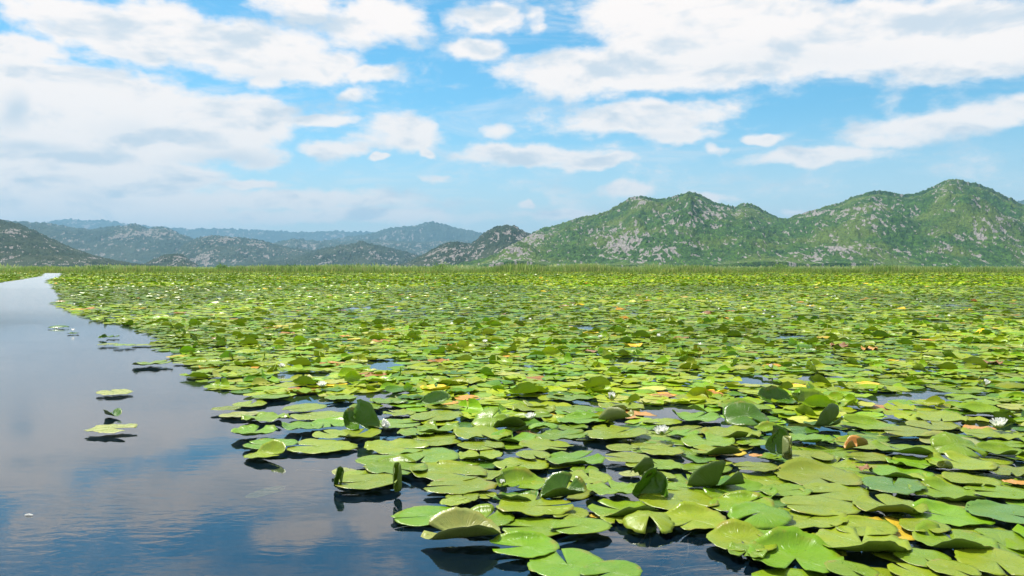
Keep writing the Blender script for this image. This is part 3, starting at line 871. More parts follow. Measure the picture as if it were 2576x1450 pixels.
    (1595, 1430, 180, 'torn', 'yellow green', Dd(scallop=.03), None), (1630, 1406, 114, 'flat', 'yellow green', {}, None), (1667, 1376, 160, 'near', 'yellow green', {}, None), (1568, 1347, 152, 'near', 'bright green', Dd(yaw=1.4, notch=.4), None),
    (1720, 1348, 150, 'near', 'green', {}, None), (1880, 1339, 202, 'flat', 'yellow green', {}, None), (1903, 1379, 98, 'flat', 'yellow green', {}, None), (1985, 1385, 118, 'near', 'green', {}, None), (1915, 1414, 132, 'flat', 'olive', {}, None),
    (1952, 1430, 92, 'flat', 'yellow green', {}, None), (1925, 1457, 72, 'flat', 'pale green', {}, None), (1660, 1319, 98, 'dome', 'bright green', Dd(bends=[(NEAR, .6, .9, .2)]), None), (1560, 1316, 112, 'near', 'deep green', Dd(bends=[(NEAR, .0, .9, .3)]), None),
    (1750, 1315, 102, 'near', 'green', {}, None), (1778, 1296, 148, 'back', 'bright green', {}, None), (1885, 1300, 62, 'roll', 'pale green', Dd(R=.115, bends=[(FAR - .5, .0, 2.0, .3), (NEAR - .5, .0, 2.0, .3)], tilt=(0, -.3)), 'rolled pale green leaf lying like a tube beside the orange leaf'),
    (1935, 1276, 124, 'torn', 'orange', Dd(notch=.8), 'orange dying leaf on grey water behind a rolled green leaf'), (1860, 1317, 112, 'flat', 'yellow green', {}, None), (1900, 1255, 142, 'near', 'yellow green', {}, None), (1580, 1285, 88, 'cup', 'green', {}, None),
    (1497, 1302, 114, 'dome', 'green', Dd(bends=[(FAR, .0, .6, .3)]), None), (1650, 1282, 78, 'back', 'green', {}, None), (1770, 1262, 150, 'flat', 'green', {}, None), (1630, 1258, 138, 'wavy', 'yellow green', {}, None), (1740, 1230, 142, 'near', 'green', {}, None),
    (1712, 1217, 82, 'cup', 'deep green', {}, None),
    (1213, 1380, 192, 'near', 'yellow green', Dd(yaw=-.3, notch=.2), None), (1330, 1356, 152, 'flat', 'yellow green', {}, None), (1155, 1422, 132, 'flat', 'green', {}, None), (1300, 1405, 222, 'flat', 'green', {}, None), (1467, 1401, 148, 'near', 'yellow green', {}, None),
    (1210, 1447, 202, 'back', 'green', Dd(bends=[(FAR, .6, .7, .2)]), None), (1370, 1459, 236, 'back', 'yellow green', Dd(bends=[(LEFT + .2, .75, .9, .15), (FAR, .7, .6, .2)]), None), (1490, 1464, 132, 'side', 'yellow green', {}, None),
    (1120, 1492, 192, 'flat', 'yellow green', Dd(yaw=3.3, notch=.2), None), (1095, 1467, 122, 'flat', 'yellow green', {}, None), (1052, 1454, 84, 'flat', 'pale green', {}, None),
    (1037, 1487, 20, 'up', 'deep green', Dd(R=.055, bends=[(LEFT, 0, 1.6, .3), (RIGHT, 0, 1.6, .3), (FAR, -.85, 1.5, .15)]), 'thin dark leaf tip standing at the channel edge'),
    (1222, 1503, 26, 'up', 'green', Dd(R=.075, bends=[(LEFT, 0, 1.7, .25), (RIGHT, 0, 1.7, .25), (FAR, -.85, 1.5, .15)]), 'tightly rolled pointed leaf standing in open water above its reflection'),
    (1093, 1338, 148, 'near', 'yellow green', Dd(yaw=1.3, notch=.3), None), (1098, 1312, 86, 'up', 'deep green', Dd(R=.15, bends=[(FAR - .4, -.1, 1.35, .15), (LEFT, .4, .9, .15)]), 'dark green triangular leaf standing upright near the channel'),
    (1010, 1308, 132, 'back', 'bright green', {}, None), (1205, 1307, 158, 'flat', 'green', {}, None), (1220, 1270, 98, 'near', 'yellow green', {}, None), (1335, 1286, 168, 'flat', 'yellow green', {}, None), (1357, 1260, 114, 'cup', 'yellow green', {}, None),
    (1270, 1332, 122, 'near', 'green', {}, None), (1338, 1319, 138, 'cup', 'green', Dd(yaw=1.5, notch=.5), None), (1470, 1341, 192, 'near', 'yellow green', {}, None), (1471, 1372, 148, 'flat', 'yellow green', {}, None),
    (980, 1374, 186, 'torn', 'yellow green', {}, 'ragged yellowing lily pad beside the leaning white flower'), (1010, 1342, 118, 'flat', 'yellow green', {}, None), (1257, 1224, 98, 'near', 'deep green', {}, None), (1120, 1253, 110, 'near', 'green', {}, None), (1187, 1240, 112, 'near', 'green', {}, None),
    (1040, 1226, 98, 'near', 'green', {}, None), (1328, 1246, 58, 'up', 'blue green', Dd(R=.13), None), (1294, 1248, 26, 'torn', 'orange', {}, None),
    (777, 1334, 144, 'near', 'bright green', Dd(yaw=1.5, notch=.3, rim=.10), 'rounded bright lily pad outermost in the channel, rim raised above a dark reflection'), (825, 1371, 158, 'flat', 'bright green', Dd(rim=.06), None), (813, 1402, 132, 'taco', 'yellow green', Dd(bends=[(FAR - .6, .1, 1.0, .3)]), 'light yellow green leaf folded double and pointing into the channel'),
    (923, 1319, 140, 'side', 'bright green', {}, None), (812, 1288, 138, 'wavy', 'green', Dd(scallop=.05), None), (736, 1275, 118, 'flat', 'pale green', {}, None), (694, 1261, 82, 'torn', 'olive', {}, None), (930, 1257, 132, 'flat', 'yellow green', {}, None), (980, 1281, 162, 'torn', 'yellow green', {}, None),
    (765, 1241, 108, 'flat', 'yellow green', {}, None), (827, 1223, 110, 'flat', 'green', {}, None),
    (350, 1207, 110, 'flat', 'pale green', Dd(notch=.1), 'single pale lily pad floating flat far out in the channel'), (344, 1275, 68, 'taco', 'deep green', {}, 'small dark curled leaf alone in the channel'), (348, 1324, 130, 'torn', 'pale green', Dd(notch=.9, scallop=.14), 'torn pale leaf with a raised tip alone in the channel'),
    (467, 1119, 112, 'near', 'green', {}, None), (560, 1113, 60, 'flat', 'yellow green', {}, None),
    (380, 1062, 70, 'flat', 'green', {}, None), (330, 1058, 60, 'torn', 'olive', {}, None), (178, 1004, 56, 'dome', 'deep green', {}, 'dark humped leaf at the outermost tip of the pads by the channel'), (224, 1022, 34, 'wavy', 'deep green', {}, None), (315, 1038, 30, 'up', 'deep green', {}, None), (345, 1034, 40, 'wavy', 'deep green', {}, None),
    (430, 1058, 56, 'flat', 'yellow green', {}, None),
    (2190, 1340, 0, '', '', {}, None),
]
PADS = [p for p in PADS if p[2]]


def px_width(p):                   # metres per full-size pixel at a ground point
    return (p.y * cos(_t) + CAM_H * sin(_t)) / (0.82 * 3129)


GP = 'lily pads floating on the lake'


def make_pad(x, y, R, kind, cname, extra, seed, z, nr=7, na=40, label=None):
    g = np.random.default_rng(seed)
    a = kind_args(kind, g)
    yaw = a.pop('yaw', g.uniform(0, 2 * pi))
    ex = dict(extra)
    yaw = ex.pop('yaw', yaw)
    R = ex.pop('R', R)
    a.update(ex)
    if kind in ('near', 'back', 'cup', 'wavy', 'side') and a.get('bends'):
        a['bends'] = [(p_, c_ + .07, b_ * .78, r_) for (p_, c_, b_, r_) in a['bends']]
    P, uv, quads, nv, nrr = leaf_shape(nr, na, R, yaw, g, **a)
    P[:, 2] -= np.percentile(P[:, 2], 4)
    V, UV, under, Q = solid_leaf(P, uv, quads, nv, nrr)
    V[:, 2] += z + .003
    me = mesh_np('lily_pad', V, Q, None, [M_leaf])
    tint = np.array(TINTS[cname]) * g.uniform(.88, 1.12)
    n = len(V)
    add_attr(me, 'tint', 'FLOAT_COLOR', np.tile(np.append(tint, 1.0), (n, 1)))
    add_attr(me, 'luv', 'FLOAT_VECTOR', np.concatenate([UV, np.full((n, 1), g.random())], 1))
    add_attr(me, 'under', 'FLOAT', under)
    o = link('lily_pad', me, category='lily pad', group=GP)
    o.location = (x, y, 0)
    return o


pads = []        # (object, x, y, R, kind, colour name, label)
for k, (x, y, wpx, kind, cn, extra, lab) in enumerate(PADS):
    p = gsrc(x, y)
    R = wpx * px_width(p) / 2
    z = .002 if cn == 'yellow' else .009 + (k * 7 % 10) * .0018
    big = max(8, int(wpx))
    o = make_pad(p.x, p.y, R, kind, cn, extra, 1000 + k, z, 7 if wpx > 100 else 5, 44 if wpx > 100 else 28)
    pads.append([o, p.x, p.y, R, kind, cn, lab])

# ------------------------------------------------------------------ the field of pads beyond and between
EDGE = [(118, 708), (135, 722), (150, 745), (142, 768), (185, 790), (240, 812), (330, 822), (400, 850), (390, 868), (430, 893), (470, 925), (500, 955), (545, 975), (600, 990), (700, 1002),
        (880, 1008), (980, 1022), (1050, 1050), (1000, 1085), (1040, 1150), (930, 1190), (1060, 1215), (1250, 1215), (1330, 1262), (1500, 1262), (1560, 1300), (1700, 1290), (1790, 1300), (1790, 1340), (1860, 1400), (1960, 1470),
        (2000, 1560), (2900, 1560), (2900, 687.2), (165, 687.2), (150, 697)]
LEFTP = [(-200, 687.2), (112, 687.2), (100, 696), (40, 706), (0, 712), (-200, 722)]
edge_w = np.array([[ground(a, b).x, ground(a, b).y] for a, b in EDGE])
left_w = np.array([[ground(a, b).x, ground(a, b).y] for a, b in LEFTP])


def inside(poly, x, y):
    c = np.zeros(len(x), bool)
    n = len(poly)
    for i in range(n):
        x1, y1 = poly[i]
        x2, y2 = poly[(i + 1) % n]
        if y1 == y2:
            continue
        hit = ((y1 > y) != (y2 > y)) & (x < (x2 - x1) * (y - y1) / (y2 - y1) + x1)
        c ^= hit
    return c


HOLES = [(1746, 1349, 1883, 1397), (2712, 1354, 2805, 1378), (2000, 1250, 2103, 1283), (2254, 1382, 2340, 1434), (2720, 1298, 2793, 1312), (2944, 1295, 3032, 1317), (2078, 1293, 2213, 1316),
         (1860, 1600, 2190, 1790), (1541, 1378, 1572, 1400), (1552, 1438, 1738, 1471), (1831, 1407, 1903, 1480), (2989, 1523, 3105, 1558), (2724, 1633, 2795, 1664), (2646, 1515, 2795, 1543),
         (1140, 1106, 1206, 1130), (2468, 1148, 2511, 1167), (2272, 1153, 2330, 1177), (2700, 1205, 2768, 1230), (2797, 1196, 2873, 1225), (2382, 1024, 2439, 1036), (1900, 1100, 1960, 1112),
         (1000, 1225, 1100, 1262), (1100, 1210, 1200, 1238), (1570, 1222, 1640, 1232), (1780, 1240, 1830, 1256), (1340, 1376, 1410, 1392)]


def to_px(x, y):
    """full-size photograph pixel of ground points (numpy)"""
    depth = y * cos(_t) + CAM_H * sin(_t)
    up = y * sin(_t) - CAM_H * cos(_t)
    return 3129 / 2 + x / depth * .82 * 3129, 1761 / 2 - up / depth * .82 * 3129


def jitter_grid(y0, y1, step, seed, half=.68):
    g = np.random.default_rng(seed)
    out = []
    ys = np.arange(y0, y1, step * .87)
    for i, yy in enumerate(ys):
        xs = np.arange(-half * yy - 1, half * yy + 1, step) + (i % 2) * step * .5
        out.append(np.stack([xs, np.full(len(xs), yy)], 1))
    P = np.concatenate(out)
    return P + g.uniform(-.38, .38, P.shape) * step, g


def field(y0, y1, step, seed, rmin, rmax):
    P, g = jitter_grid(y0, y1, step, seed)
    x, y = P[:, 0], P[:, 1]
    rag = (fbm(x / 1.7, y / 1.7, 3, 5) - .5)
    ins = inside(edge_w, x - rag * .02 * y, y) | inside(left_w, x, y)
    px, py = to_px(x, y)
    R = g.uniform(rmin, rmax, len(x)) * (.85 + .3 * fbm(x / 3, y / 3, 2, 8))
    rp = R / y * .82 * 3129
    for (a, b, c, d) in HOLES:
        ins &= ~((px > a - rp * .8) & (px < c + rp * .8) & (py > b - rp * .8 / y) & (py < d + rp * .8 / y))
    gap = fbm(x / 1.3, y / 2.6, 3, 77)           # thin spots of open water
    ins &= gap < .80
    return x[ins], y[ins], R[ins], g


MIX_K = ['flat', 'wavy', 'back', 'near', 'cup', 'side', 'dome', 'taco', 'up', 'upback', 'torn']
MIX_P = np.array([.34, .21, .11, .11, .05, .05, .025, .008, .008, .012, .075])
MIX_P /= MIX_P.sum()
COL_P = np.array([.27, .31, .12, .08, .12, .022, .03, .006, .003, .004])
COL_P /= COL_P.sum()

# near field, one by one: the nearest become objects of their own, the rest joins the mass
x, y, R, g = field(2.1, 16, .178, 31, .095, .145)
tr = np.array([[p[1], p[2], p[3]] for p in pads])
ok = np.ones(len(x), bool)
for (a, b, r) in tr:
    ok &= (x - a) ** 2 + (y - b) ** 2 > (r * .62 + .02) ** 2
x, y, R = x[ok], y[ok], R[ok]
order = np.argsort(y)
x, y, R = x[order], y[order], R[order]
vis = np.abs(x / y) < .63
NIND = 300 - len(pads)
ind = np.where(vis)[0][:NIND]
rest = np.ones(len(x), bool)
rest[ind] = False
for k, i in enumerate(ind):
    kind = MIX_K[g.choice(len(MIX_K), p=MIX_P)]
    cn = CNAMES[g.choice(len(CNAMES), p=COL_P)]
    if cn in ('yellow', 'orange', 'brown'):
        kind = 'torn'
        R[i] *= .6
    near_d = np.min(np.hypot(tr[:, 0] - x[i], tr[:, 1] - y[i]) / (tr[:, 2] + R[i]))
    if near_d < .9 and kind not in ('torn', 'flat'):
        kind = 'flat'
    ex = dict(wave=.012, rim=0.0, tilt=(0, 0)) if near_d < 1.0 else {}
    o = make_pad(x[i], y[i], R[i], kind, cn, ex, 5000 + k, 0.0 if near_d < 1.0 else g.uniform(0, .012), 5, 28)
    pads.append([o, x[i], y[i], R[i], kind, cn, None])


def mass(name, x, y, R, g, nr, na, nproto, label, far=False):
    """All remaining pads of one distance band joined into one mesh from varied leaf shapes."""
    V, UV, TI, QD = [], [], [], []
    protos = []
    mp = MIX_P.copy()
    if far:
        mp[8] *= 1.8
        mp[9] *= 1.8
        mp[4] *= 1.4
        mp /= mp.sum()
    kinds = g.choice(len(MIX_K), size=nproto, p=mp)
    for q in range(nproto):
        a = kind_args(MIX_K[kinds[q]], g, True)
        yw = a.pop('yaw', 0.0)
        P, uv, quads, nv, nrr = leaf_shape(nr, na, 1.0, yw, g, **a)
        P[:, 2] -= np.percentile(P[:, 2], 5)
        protos.append((P, uv, quads))
    pick = g.integers(0, nproto, len(x))
    off = 0
    for q in range(nproto):
        s = pick == q
        n = int(s.sum())
        if not n:
            continue
        P, uv, quads = protos[q]
        m = len(P)
        a = g.uniform(0, 2 * pi, n)
        ca, sa = np.cos(a)[:, None], np.sin(a)[:, None]
        r = R[s][:, None]
        vx = (P[:, 0] * ca - P[:, 1] * sa) * r + x[s][:, None]
        vy = (P[:, 0] * sa + P[:, 1] * ca) * r + y[s][:, None]
        vz = P[:, 2][None, :] * r + (.004 + g.uniform(0, .016, n))[:, None]
        V.append(np.stack([vx, vy, vz], -1).reshape(-1, 3))
        UV.append(np.concatenate([np.tile(uv, (n, 1)), np.repeat(g.random(n), m)[:, None]], 1))
        ci = g.choice(len(CNAMES), size=n, p=COL_P)
        cl = fbm(x[s] / 5.0 + .3, y[s] / 9.0, 4, 91)[:, None]
        tt = np.array([TINTS[c] for c in CNAMES])[ci] * np.array([[1, 1, .7]]) * g.uniform(.78, 1.15, (n, 1)) * (1 + np.clip((cl - .47) * 1.8, -.20, .40) * np.array([[1.2, 1.0, .8]])) * ((1.25 if nr > 1 else 1.0) if far else 1.04)
        TI.append(np.repeat(np.concatenate([tt, np.full((n, 1), .1 if far else .4)], 1), m, 0))
        QD.append((quads[None] + (np.arange(n) * m)[:, None, None] + off).reshape(-1, 4))
        off += n * m
    QD = np.concatenate(QD).reshape(-1, nr, na, 4)
    fan = QD[:, 0].reshape(-1, 4)[:, [0, 1, 2]]
    me = mesh_np(name, np.concatenate(V), QD[:, 1:].reshape(-1, 4) if nr > 1 else None, fan, [M_leaf])
    add_attr(me, 'tint', 'FLOAT_COLOR', np.concatenate(TI))
    add_attr(me, 'luv', 'FLOAT_VECTOR', np.concatenate(UV))
    return link(name, me, kind='stuff', label=label)


mass('lily_pads', x[rest], y[rest], R[rest], g, 4, 18, 60, 'crowded green lily pads behind the nearest ones')
x2, y2, R2, g2 = field(16, 46, .235, 32, .10, .165)
mass('lily_pads', x2, y2, R2, g2, 2, 8, 60, 'dense sheet of lily pads in the middle distance')
x3, y3, R3, g3 = field(46, 100, .36, 33, .14, .22)
mass('lily_pads', x3, y3, R3, g3, 2, 6, 60, 'far sheet of lily pads', True)
x4, y4, R4, g4 = field(100, 172, .56, 34, .22, .36)
mass('lily_pads', x4, y4, R4, g4, 1, 6, 60, 'farthest lily pads reaching the reeds', True)


# ------------------------------------------------------------------ flowers
def petal_mesh(length, width, lift, curl, name='petal', mat=None):
    nu, nvv = 6, 4
    V = []
    for i in range(nu + 1):
        u = i / nu
        wdt = width * max(0.06, sin(pi * min(u * .90 + .10, 1))) ** .75
        ang = lift + curl * u
        for j in range(nvv + 1):
            v = (j / nvv - .5) * 2
            cupz = .22 * width * v * v
            V.append((u * length, v * wdt / 2, cupz, ang))
    pts = []
    xx = zz = 0
    for i in range(nu + 1):
        ang = lift + curl * i / nu
        if i:
            xx += length / nu * cos(ang)
            zz += length / nu * sin(ang)
        for j in range(nvv + 1):
            _, yv, cz, _ = V[i * (nvv + 1) + j]
            pts.append((xx - cz * sin(ang), yv, zz + cz * cos(ang)))
    Q = [(i * (nvv + 1) + j, (i + 1) * (nvv + 1) + j, (i + 1) * (nvv + 1) + j + 1, i * (nvv + 1) + j + 1) for i in range(nu) for j in range(nvv)]
    pts = np.array(pts)
    n = len(pts)
    return mesh_np(name, pts, np.array(Q), None, [mat or M_petal])


def tube(points, r, name, mat, seg=6):
    V, Q = [], []
    pts = [Vector(p) for p in points]
    for i, p in enumerate(pts):
        d = (pts[min(i + 1, len(pts) - 1)] - pts[max(i - 1, 0)]).normalized()
        a = d.cross(Vector((0, 0, 1)))
        if a.length < 1e-3:
            a = Vector((1, 0, 0))
        a.normalize()
        b = d.cross(a)
        for k in range(seg):
            t = 2 * pi * k / seg
            V.append(p + (a * cos(t) + b * sin(t)) * r)
    for i in range(len(pts) - 1):
        for k in range(seg):
            Q.append((i * seg + k, i * seg + (k + 1) % seg, (i + 1) * seg + (k + 1) % seg, (i + 1) * seg + k))
    return mesh_np(name, np.array([tuple(v) for v in V]), np.array(Q), None, [mat])


PETALS = {}
for nm, a in {'outer': (1.0, .58, .55, .35), 'mid': (1.0, .52, .85, .35), 'inner': (.9, .44, 1.12, .30), 'sepal': (1.0, .34, .12, .35),
              'c_outer': (1.0, .54, .85, .45), 'c_mid': (.95, .5, 1.1, .30), 'c_inner': (.8, .42, 1.3, .15), 'c_sepal': (1.0, .34, .55, .45)}.items():
    PETALS[nm] = petal_mesh(.05 * a[0], .05 * a[1], a[2], a[3], 'sepal' if 'sepal' in nm else 'petal', M_sepal if 'sepal' in nm else M_petal)


def stamen_mesh():
    V, T3 = [], []
    for k in range(34):
        a = k * 2.4
        r = .002 + .0085 * (k / 34) ** .5
        b = Vector((r * cos(a), r * sin(a), .004))
        tp = Vector((r * 1.25 * cos(a), r * 1.25 * sin(a), .019 - r * .4))
        s = Vector((-sin(a), cos(a), 0)) * .0011
        rr = Vector((cos(a), sin(a), 0)) * .0011
        n = len(V)
        V += [b - s, b + s, b + rr, tp]
        T3 += [(n, n + 1, n + 3), (n + 1, n + 2, n + 3), (n + 2, n, n + 3)]
    return mesh_np('stamens', np.array([tuple(v) for v in V]), None, np.array(T3), [M_stamen], False)


ST = stamen_mesh()
GF = 'white water lily flowers'


def flower(x, y, wpx, open_, tilt, yaw, label, z=.035):
    p = gsrc(x, y)
    sc = 1.25 * wpx * px_width(p) / (.094 if open_ else .070)
    e = bpy.data.objects.new('water_lily_flower', None)
    col.objects.link(e)
    e.empty_display_size = .05
    e.location = (p.x, p.y, z)
    e.rotation_euler = (tilt[0], tilt[1], yaw)
    e.scale = (sc,) * 3
    e['label'], e['category'], e['group'] = label, 'flower', GF
    pre = '' if open_ else 'c_'
    g = np.random.default_rng(int(x * 7 + y))
    for nm, cnt, off in ((pre + 'sepal', 4, .4), (pre + 'outer', 7, 0), (pre + 'mid', 7, .45), (pre + 'inner', 6, .2)):
        for k in range(cnt):
            o = link('sepal' if 'sepal' in nm else 'petal', PETALS[nm], e)
            o.rotation_euler = (g.normal(0, .06), g.normal(0, .10), 2 * pi * k / cnt + off + g.normal(0, .08))
            o.scale = (g.uniform(.9, 1.08), g.uniform(.9, 1.1), 1)
            o.location = (0, 0, .004 + (.002 if 'inner' in nm else 0))
    s = link('stamens', ST, e)
    s.location = (0, 0, .004)
    return e, p


landmarks = []
FLOWERS = [
    (3055, 1330, 54, True, (-.1, .0), .3, 'starry wide open white flower, largest bloom near the right edge', 'starry white flower'),
    (2024, 1353, 52, True, (-.25, .2), 1.0, 'cup-shaped white flower beside the open pool at the picture centre', 'cup-shaped white flower'),
    (1166, 1324, 40, True, (.1, .75), .2, 'leaning white flower mirrored in the water at the end of a pad', 'leaning white flower'),
    (1622, 1302, 36, True, (-.15, 0), .6, 'white flower half hidden behind a raised bright green pad', 'half-hidden white flower'),
    (1870, 1243, 32, False, (-.1, .1), .9, 'narrow half open white flower standing above the orange leaf', 'half-open white flower'),
    (984, 1198, 30, True, (0, 0), .4, 'low white flower at the channel end of the dense pads', 'low white channel flower'),
    (860, 1136, 22, True, (0, .2), .5, 'white flower near a strip of grey water left of centre', 'white flower by grey water'),
    (3008, 1196, 26, False, (0, .4), .2, 'white flower tipped over among dark pads near the right edge', 'tipped white flower'),
    (1482, 1058, 18, True, (0, 0), .2, 'small white flower in the middle distance just left of centre', None),
    (2360, 1140, 18, False, (0, -.4), .2, 'thin closed white flower leaning between pads right of centre', 'thin closed white flower'),
    (1833, 1042, 15, True, (0, 0), .6, 'small upright white flower behind the centre of the picture', None),
    (2012, 1043, 13, False, (0, 0), .6, 'slim white bud right of the small upright flower', None),
]
for (x_, y_, w_, op, ti, ya, lab, short) in FLOWERS:
    e, p = flower(x_, y_, w_, op, ti, ya, lab)
    if short:
        landmarks.append((short, p.x, p.y))
# closed yellowish bud held in the cupped pad
e, p = flower(1535, 1504, 20, False, (0, 0), .1, 'small half open yellowish white bud standing in a cupped pad', .03)
landmarks.append(('yellowish bud', p.x, p.y))

# far flowers: white specks, one mesh each
far_f = []
for (a, b) in [(160, 243), (545, 250), (570, 268), (620, 320), (1090, 300), (1205, 298), (1270, 318), (915, 330), (908, 352), (965, 373), (1540, 300), (1725, 300), (1890, 255), (1915, 270), (1185, 262), (2095, 365), (235, 497), (500, 560),
               (870, 160), (1790, 205), (1365, 232), (40, 232), (2120, 262)]:
    far_f.append((1900 + a / 2.096, 800 + b / 2.096))
for (a, b) in [(520, 73), (720, 65), (920, 38), (375, 203), (1170, 50), (383, 62), (1690, 80), (1270, 40)]:
    far_f.append((a / 1.6845, 900 + b / 1.6845))
g = np.random.default_rng(8)
for (a, b) in [(700, 880), (1500, 900), (1310, 925), (1105, 960), (1620, 985), (1380, 1000), (1750, 940), (520, 930)]:
    far_f.append((a, b))


def far_flower_mesh(seed):
    g = np.random.default_rng(seed)
    V, T3 = [], []
    for k in range(11):
        a = 2 * pi * k / 11 + g.normal(0, .1)
        lift = .45 + .5 * (k % 2) + g.normal(0, .08)
        d = Vector((cos(a) * cos(lift), sin(a) * cos(lift), sin(lift)))
        s = Vector((-sin(a), cos(a), 0))
        n = len(V)
        V += [Vector((0, 0, 0)), d * .03 + s * .011, d * .055, d * .03 - s * .011]
        T3 += [(n, n + 1, n + 2), (n, n + 2, n + 3)]
    return mesh_np('water_lily_flower', np.array([tuple(v) for v in V]), None, np.array(T3), [M_petal], False)


FM = [far_flower_mesh(s) for s in range(4)]
for k, (a, b) in enumerate(far_f):
    p = gsrc(a, b)
    o = link('water_lily_flower', FM[k % 4], category='flower', group='tiny far white flowers among the pads')
    o.location = (p.x, p.y, .05)
    o.rotation_euler = (0, 0, k * 1.3)
    s = max(.8, 7.5 * px_width(p) / .10)
    o.scale = (s, s, s)
    o['label'] = 'tiny far white flower, a bright speck among the distant green pads'


# ------------------------------------------------------------------ dead leaves, submerged things, stems
def extra_leaf(x, y, wpx, kind, cn, extra, name, cat, label, z=0.004, seed=1, group=None):
    p = gsrc(x, y)
    o = make_pad(p.x, p.y, wpx * px_width(p) / 2, kind, cn, extra, seed, z, 6, 32)
    o.name = name
    o['category'] = cat
    o['label'] = label
    if group:
        o['group'] = group
    else:
        del o['group']
    return o, p


GD = 'dead brown leaves on the pads'
extra_leaf(2565, 1064, 52, 'wavy', 'brown', Dd(wave=.3, scallop=.15), 'dead_leaf', 'dead leaf', 'crumpled reddish brown leaf, one of two side by side right of centre', .02, 71, GD)
extra_leaf(2655, 1074, 48, 'wavy', 'orange', Dd(wave=.3, scallop=.12), 'dead_leaf', 'dead leaf', 'crumpled orange tan leaf just right of the brown one', .02, 72, GD)
extra_leaf(3030, 1117, 60, 'wavy', 'brown', Dd(wave=.2, scallop=.1), 'dead_leaf', 'dead leaf', 'long reddish dead leaf near the right edge', .02, 73, GD)
extra_leaf(1812, 1080, 55, 'torn', 'brown', Dd(wave=.15), 'dead_leaf', 'dead leaf', 'brown shrivelled leaf on pads behind the picture centre', .02, 74, GD)
extra_leaf(2975, 925, 24, 'up', 'orange', Dd(wave=.1), 'dead_leaf', 'dead leaf', 'small orange leaf standing up far off on the right', .02, 75, GD)
extra_leaf(2168, 960, 46, 'dome', 'brown', Dd(dome=.3), 'dead_leaf', 'dead leaf', 'greyish brown humped leaf far off among green pads', .0, 76, GD)
extra_leaf(2640, 1447, 44, 'wavy', 'brown', Dd(wave=.35, scallop=.15), 'dead_leaf', 'dead leaf', 'shrivelled pinkish brown leaf beside a dark gap in the pads', .02, 77, GD)
extra_leaf(2998, 1316, 92, 'torn', 'orange', Dd(wave=.08, notch=.9), 'dead_leaf', 'dead leaf', 'thin tan dead leaf rim lying on dark water by the starry flower', .004, 78, GD)
extra_leaf(1052, 1063, 30, 'torn', 'yellow', Dd(wave=.1), 'dead_leaf', 'dead leaf', 'small bright yellow scrap of leaf left of centre', .02, 79, GD)
o, p = extra_leaf(812, 1466, 118, 'flat', 'pale green', Dd(yaw=.2, tilt=(.0, -.18), wave=.02), 'submerged_leaf', 'lily leaf', 'pale ghostly lily leaf lying just under the water surface', -.075, 81)
o, p = extra_leaf(1160, 1665, 90, 'torn', 'pale green', Dd(tilt=(.1, .1)), 'submerged_leaf', 'lily leaf', 'faint greenish leaf deep under the water beside the boat-shaped pad', -.16, 82)
p = gsrc(88, 1577)
me = tube([(p.x - .015, p.y, .003), (p.x, p.y + .003, .005), (p.x + .016, p.y - .002, .003)], .0035, 'floating_petal', M_petal)
link('floating_petal', me, category='petal', label='tiny loose white petal floating alone on dark blue water')

STEMS = [
    ([(1978, 1628), (1960, 1655), (1925, 1685), (1862, 1722)], .10, 'pale pink lily stem slanting down from the domed pad to the bright pad'),
    ([(1988, 1640), (1985, 1660), (1975, 1688)], .09, 'short pale stem hanging straight below the domed pad cleft'),
    ([(2102, 1650), (2104, 1685), (2098, 1712), (2075, 1735), (2030, 1761)], .12, 'pale stem with an elbow under the dark blue water'),
    ([(2130, 1652), (2095, 1672), (2040, 1700), (2000, 1745)], .14, 'long thin submerged stem crossing the elbowed stem'),
    ([(2145, 1655), (2130, 1675), (2108, 1697)], .10, 'short slanting submerged stem nearest the large folded pad'),
    ([(2190, 1727), (2110, 1733), (2030, 1745)], .09, 'nearly level pale stem just under the surface'),
    ([(2190, 1738), (2090, 1748), (2010, 1765)], .10, 'lower of two nearly level pale submerged stems'),
    ([(2260, 1738), (2252, 1752), (2243, 1772)], .08, 'short upright stem under the water at the bottom edge'),
    ([(2020, 1672), (1975, 1700), (1905, 1745)], .13, 'faint stem parallel to and below the pale pink stem'),
    ([(1120, 1527), (1165, 1545), (1222, 1572)], .05, 'thin stem running from the small pads to the bright pad in the channel'),
    ([(1465, 1538), (1520, 1563), (1575, 1592)], .01, 'pinkish stem lying at the surface between two pads'),
    ([(1232, 1612), (1231, 1630), (1229, 1650)], .06, 'reddish stem going down under the lone bright pad'),
    ([(1905, 1440), (1880, 1450), (1855, 1460)], .05, 'thin pale stem in the grey pool behind the tall folded leaf'),
    ([(1640, 1462), (1610, 1470), (1590, 1474)], .05, 'faint stem in the grey pool behind the cupped pad'),
    ([(905, 1436), (960, 1437), (1025, 1447)], .05, 'long thin stem running from the channel to a pale pad'),
]
for pts, dep, lab in STEMS:
    n = len(pts)
    P = []
    for i, (a, b) in enumerate(pts):
        P.append(gsrc(a, b, -.02 - dep * (i / (n - 1))))
    Q = []
    for i in range(n - 1):
        for s in range(4):
            Q.append(P[i].lerp(P[i + 1], s / 4))
    Q.append(P[-1])
    link('submerged_stalk', tube([tuple(q) for q in Q], .0028, 'submerged_stalk', M_stem), category='plant stalk', group='submerged lily stems', label=lab)

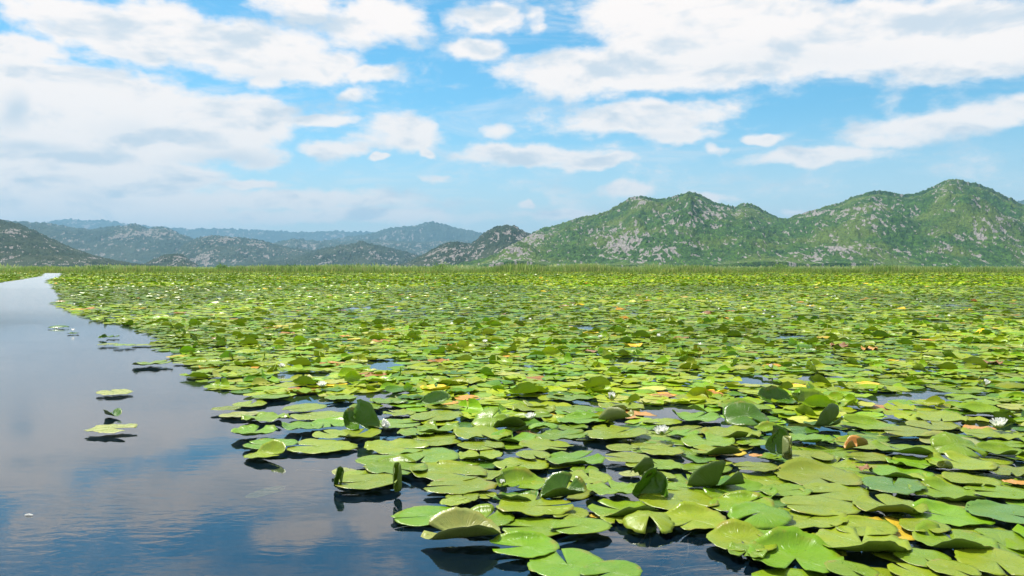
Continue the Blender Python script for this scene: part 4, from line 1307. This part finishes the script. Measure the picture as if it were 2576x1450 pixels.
# ------------------------------------------------------------------ labels for the pads: what each looks like and where it lies
short = {'large boat-shaped': 'boat-shaped pad', 'widest flat': 'widest bottom pad', 'yellowing lily pad with': 'pad with the yellow corner', 'hooded': 'hooded pad', 'domed yellow': 'domed gaping pad',
         'tall lily leaf': 'tall folded leaf', 'very dark upright': 'very dark upright leaf', 'largest lily pad': 'largest ridged pad', 'bright yellow dying': 'yellow spotted leaf', 'very broad olive': 'broad olive pad',
         'spoon-shaped': 'spoon-shaped leaf', 'half pale': 'half-dark folded leaf', 'dark humped lily pad': 'dark humped pad', 'dark green triangular': 'triangular upright leaf', 'rolled pale green leaf lying like': 'tube-like rolled leaf',
         'rounded bright': 'outermost channel pad', 'tightly rolled': 'tightly rolled leaf', 'narrow bright orange': 'narrow orange leaf', 'single pale': 'lone pale pad', 'dark humped leaf at': 'dark leaf at the outer tip', 'blue green ragged': 'ragged blue green pad'}
for rec in pads:
    if rec[6]:
        rec[0]['label'] = rec[6]
        for k, v in short.items():
            if rec[6].startswith(k):
                landmarks.append((v, rec[1], rec[2]))
ORD = ['first', 'second', 'third', 'fourth', 'fifth', 'sixth', 'seventh', 'eighth', 'ninth', 'tenth', 'eleventh', 'twelfth', 'thirteenth', 'fourteenth', 'fifteenth', 'sixteenth', 'seventeenth', 'eighteenth', 'nineteenth', 'twentieth']
buckets = {}
for rec in pads:
    if rec[6]:
        continue
    best = min(landmarks, key=lambda l: ((l[1] - rec[1]) / max(rec[2], 2)) ** 2 + (math.log(l[2] / rec[2]) * .9) ** 2)
    ddx, ddy = rec[1] - best[1], (rec[2] - best[2]) * .6
    if abs(ddx) > abs(ddy):
        rel = 'right of' if ddx > 0 else 'left of'
    else:
        rel = 'behind' if ddy > 0 else 'in front of'
    buckets.setdefault((best[0], rel), []).append((math.hypot(ddx, ddy), rec))
for (nm, rel), lst in buckets.items():
    lst.sort(key=lambda a: a[0])
    for k, (d_, rec) in enumerate(lst):
        size = 'broad ' if rec[3] > .145 else ('small ' if rec[3] < .095 else '')
        o_txt = (ORD[k] if k < 20 else 'farther') + ' '
        txt = f"{size}{rec[5]} pad {KIND_TXT[rec[4]]}, {o_txt}{rel} the {nm}"
        if len(txt.split()) > 16:
            txt = f"{rec[5]} pad, {o_txt}{rel} the {nm}"
        rec[0]['label'] = txt

# ------------------------------------------------------------------ haze
def box(name, x0, x1, y0, y1, z0, z1):
    v = [(x, y, z) for x in (x0, x1) for y in (y0, y1) for z in (z0, z1)]
    f = [(0, 1, 3, 2), (4, 6, 7, 5), (0, 4, 5, 1), (2, 3, 7, 6), (0, 2, 6, 4), (1, 5, 7, 3)]
    return mesh_np(name, np.array(v, float), np.array(f), None, [], False)


m_haze = bpy.data.materials.new('haze_air')
m_haze.use_nodes = True
nt = m_haze.node_tree
nt.nodes.clear()
out = nt.nodes.new('ShaderNodeOutputMaterial')
pv = nt.nodes.new('ShaderNodeVolumePrincipled')
pv.inputs['Color'].default_value = (.32, .63, .90, 1)
pv.inputs['Density'].default_value = .00008
pv.inputs['Anisotropy'].default_value = 0.0
nt.links.new(pv.outputs[0], out.inputs['Volume'])
hm = box('haze', -16500, 16500, -500, 17500, -5, 900)
hm.materials.append(m_haze)
link('haze', hm, kind='stuff', label='pale blue haze in the air over the lake and hills')
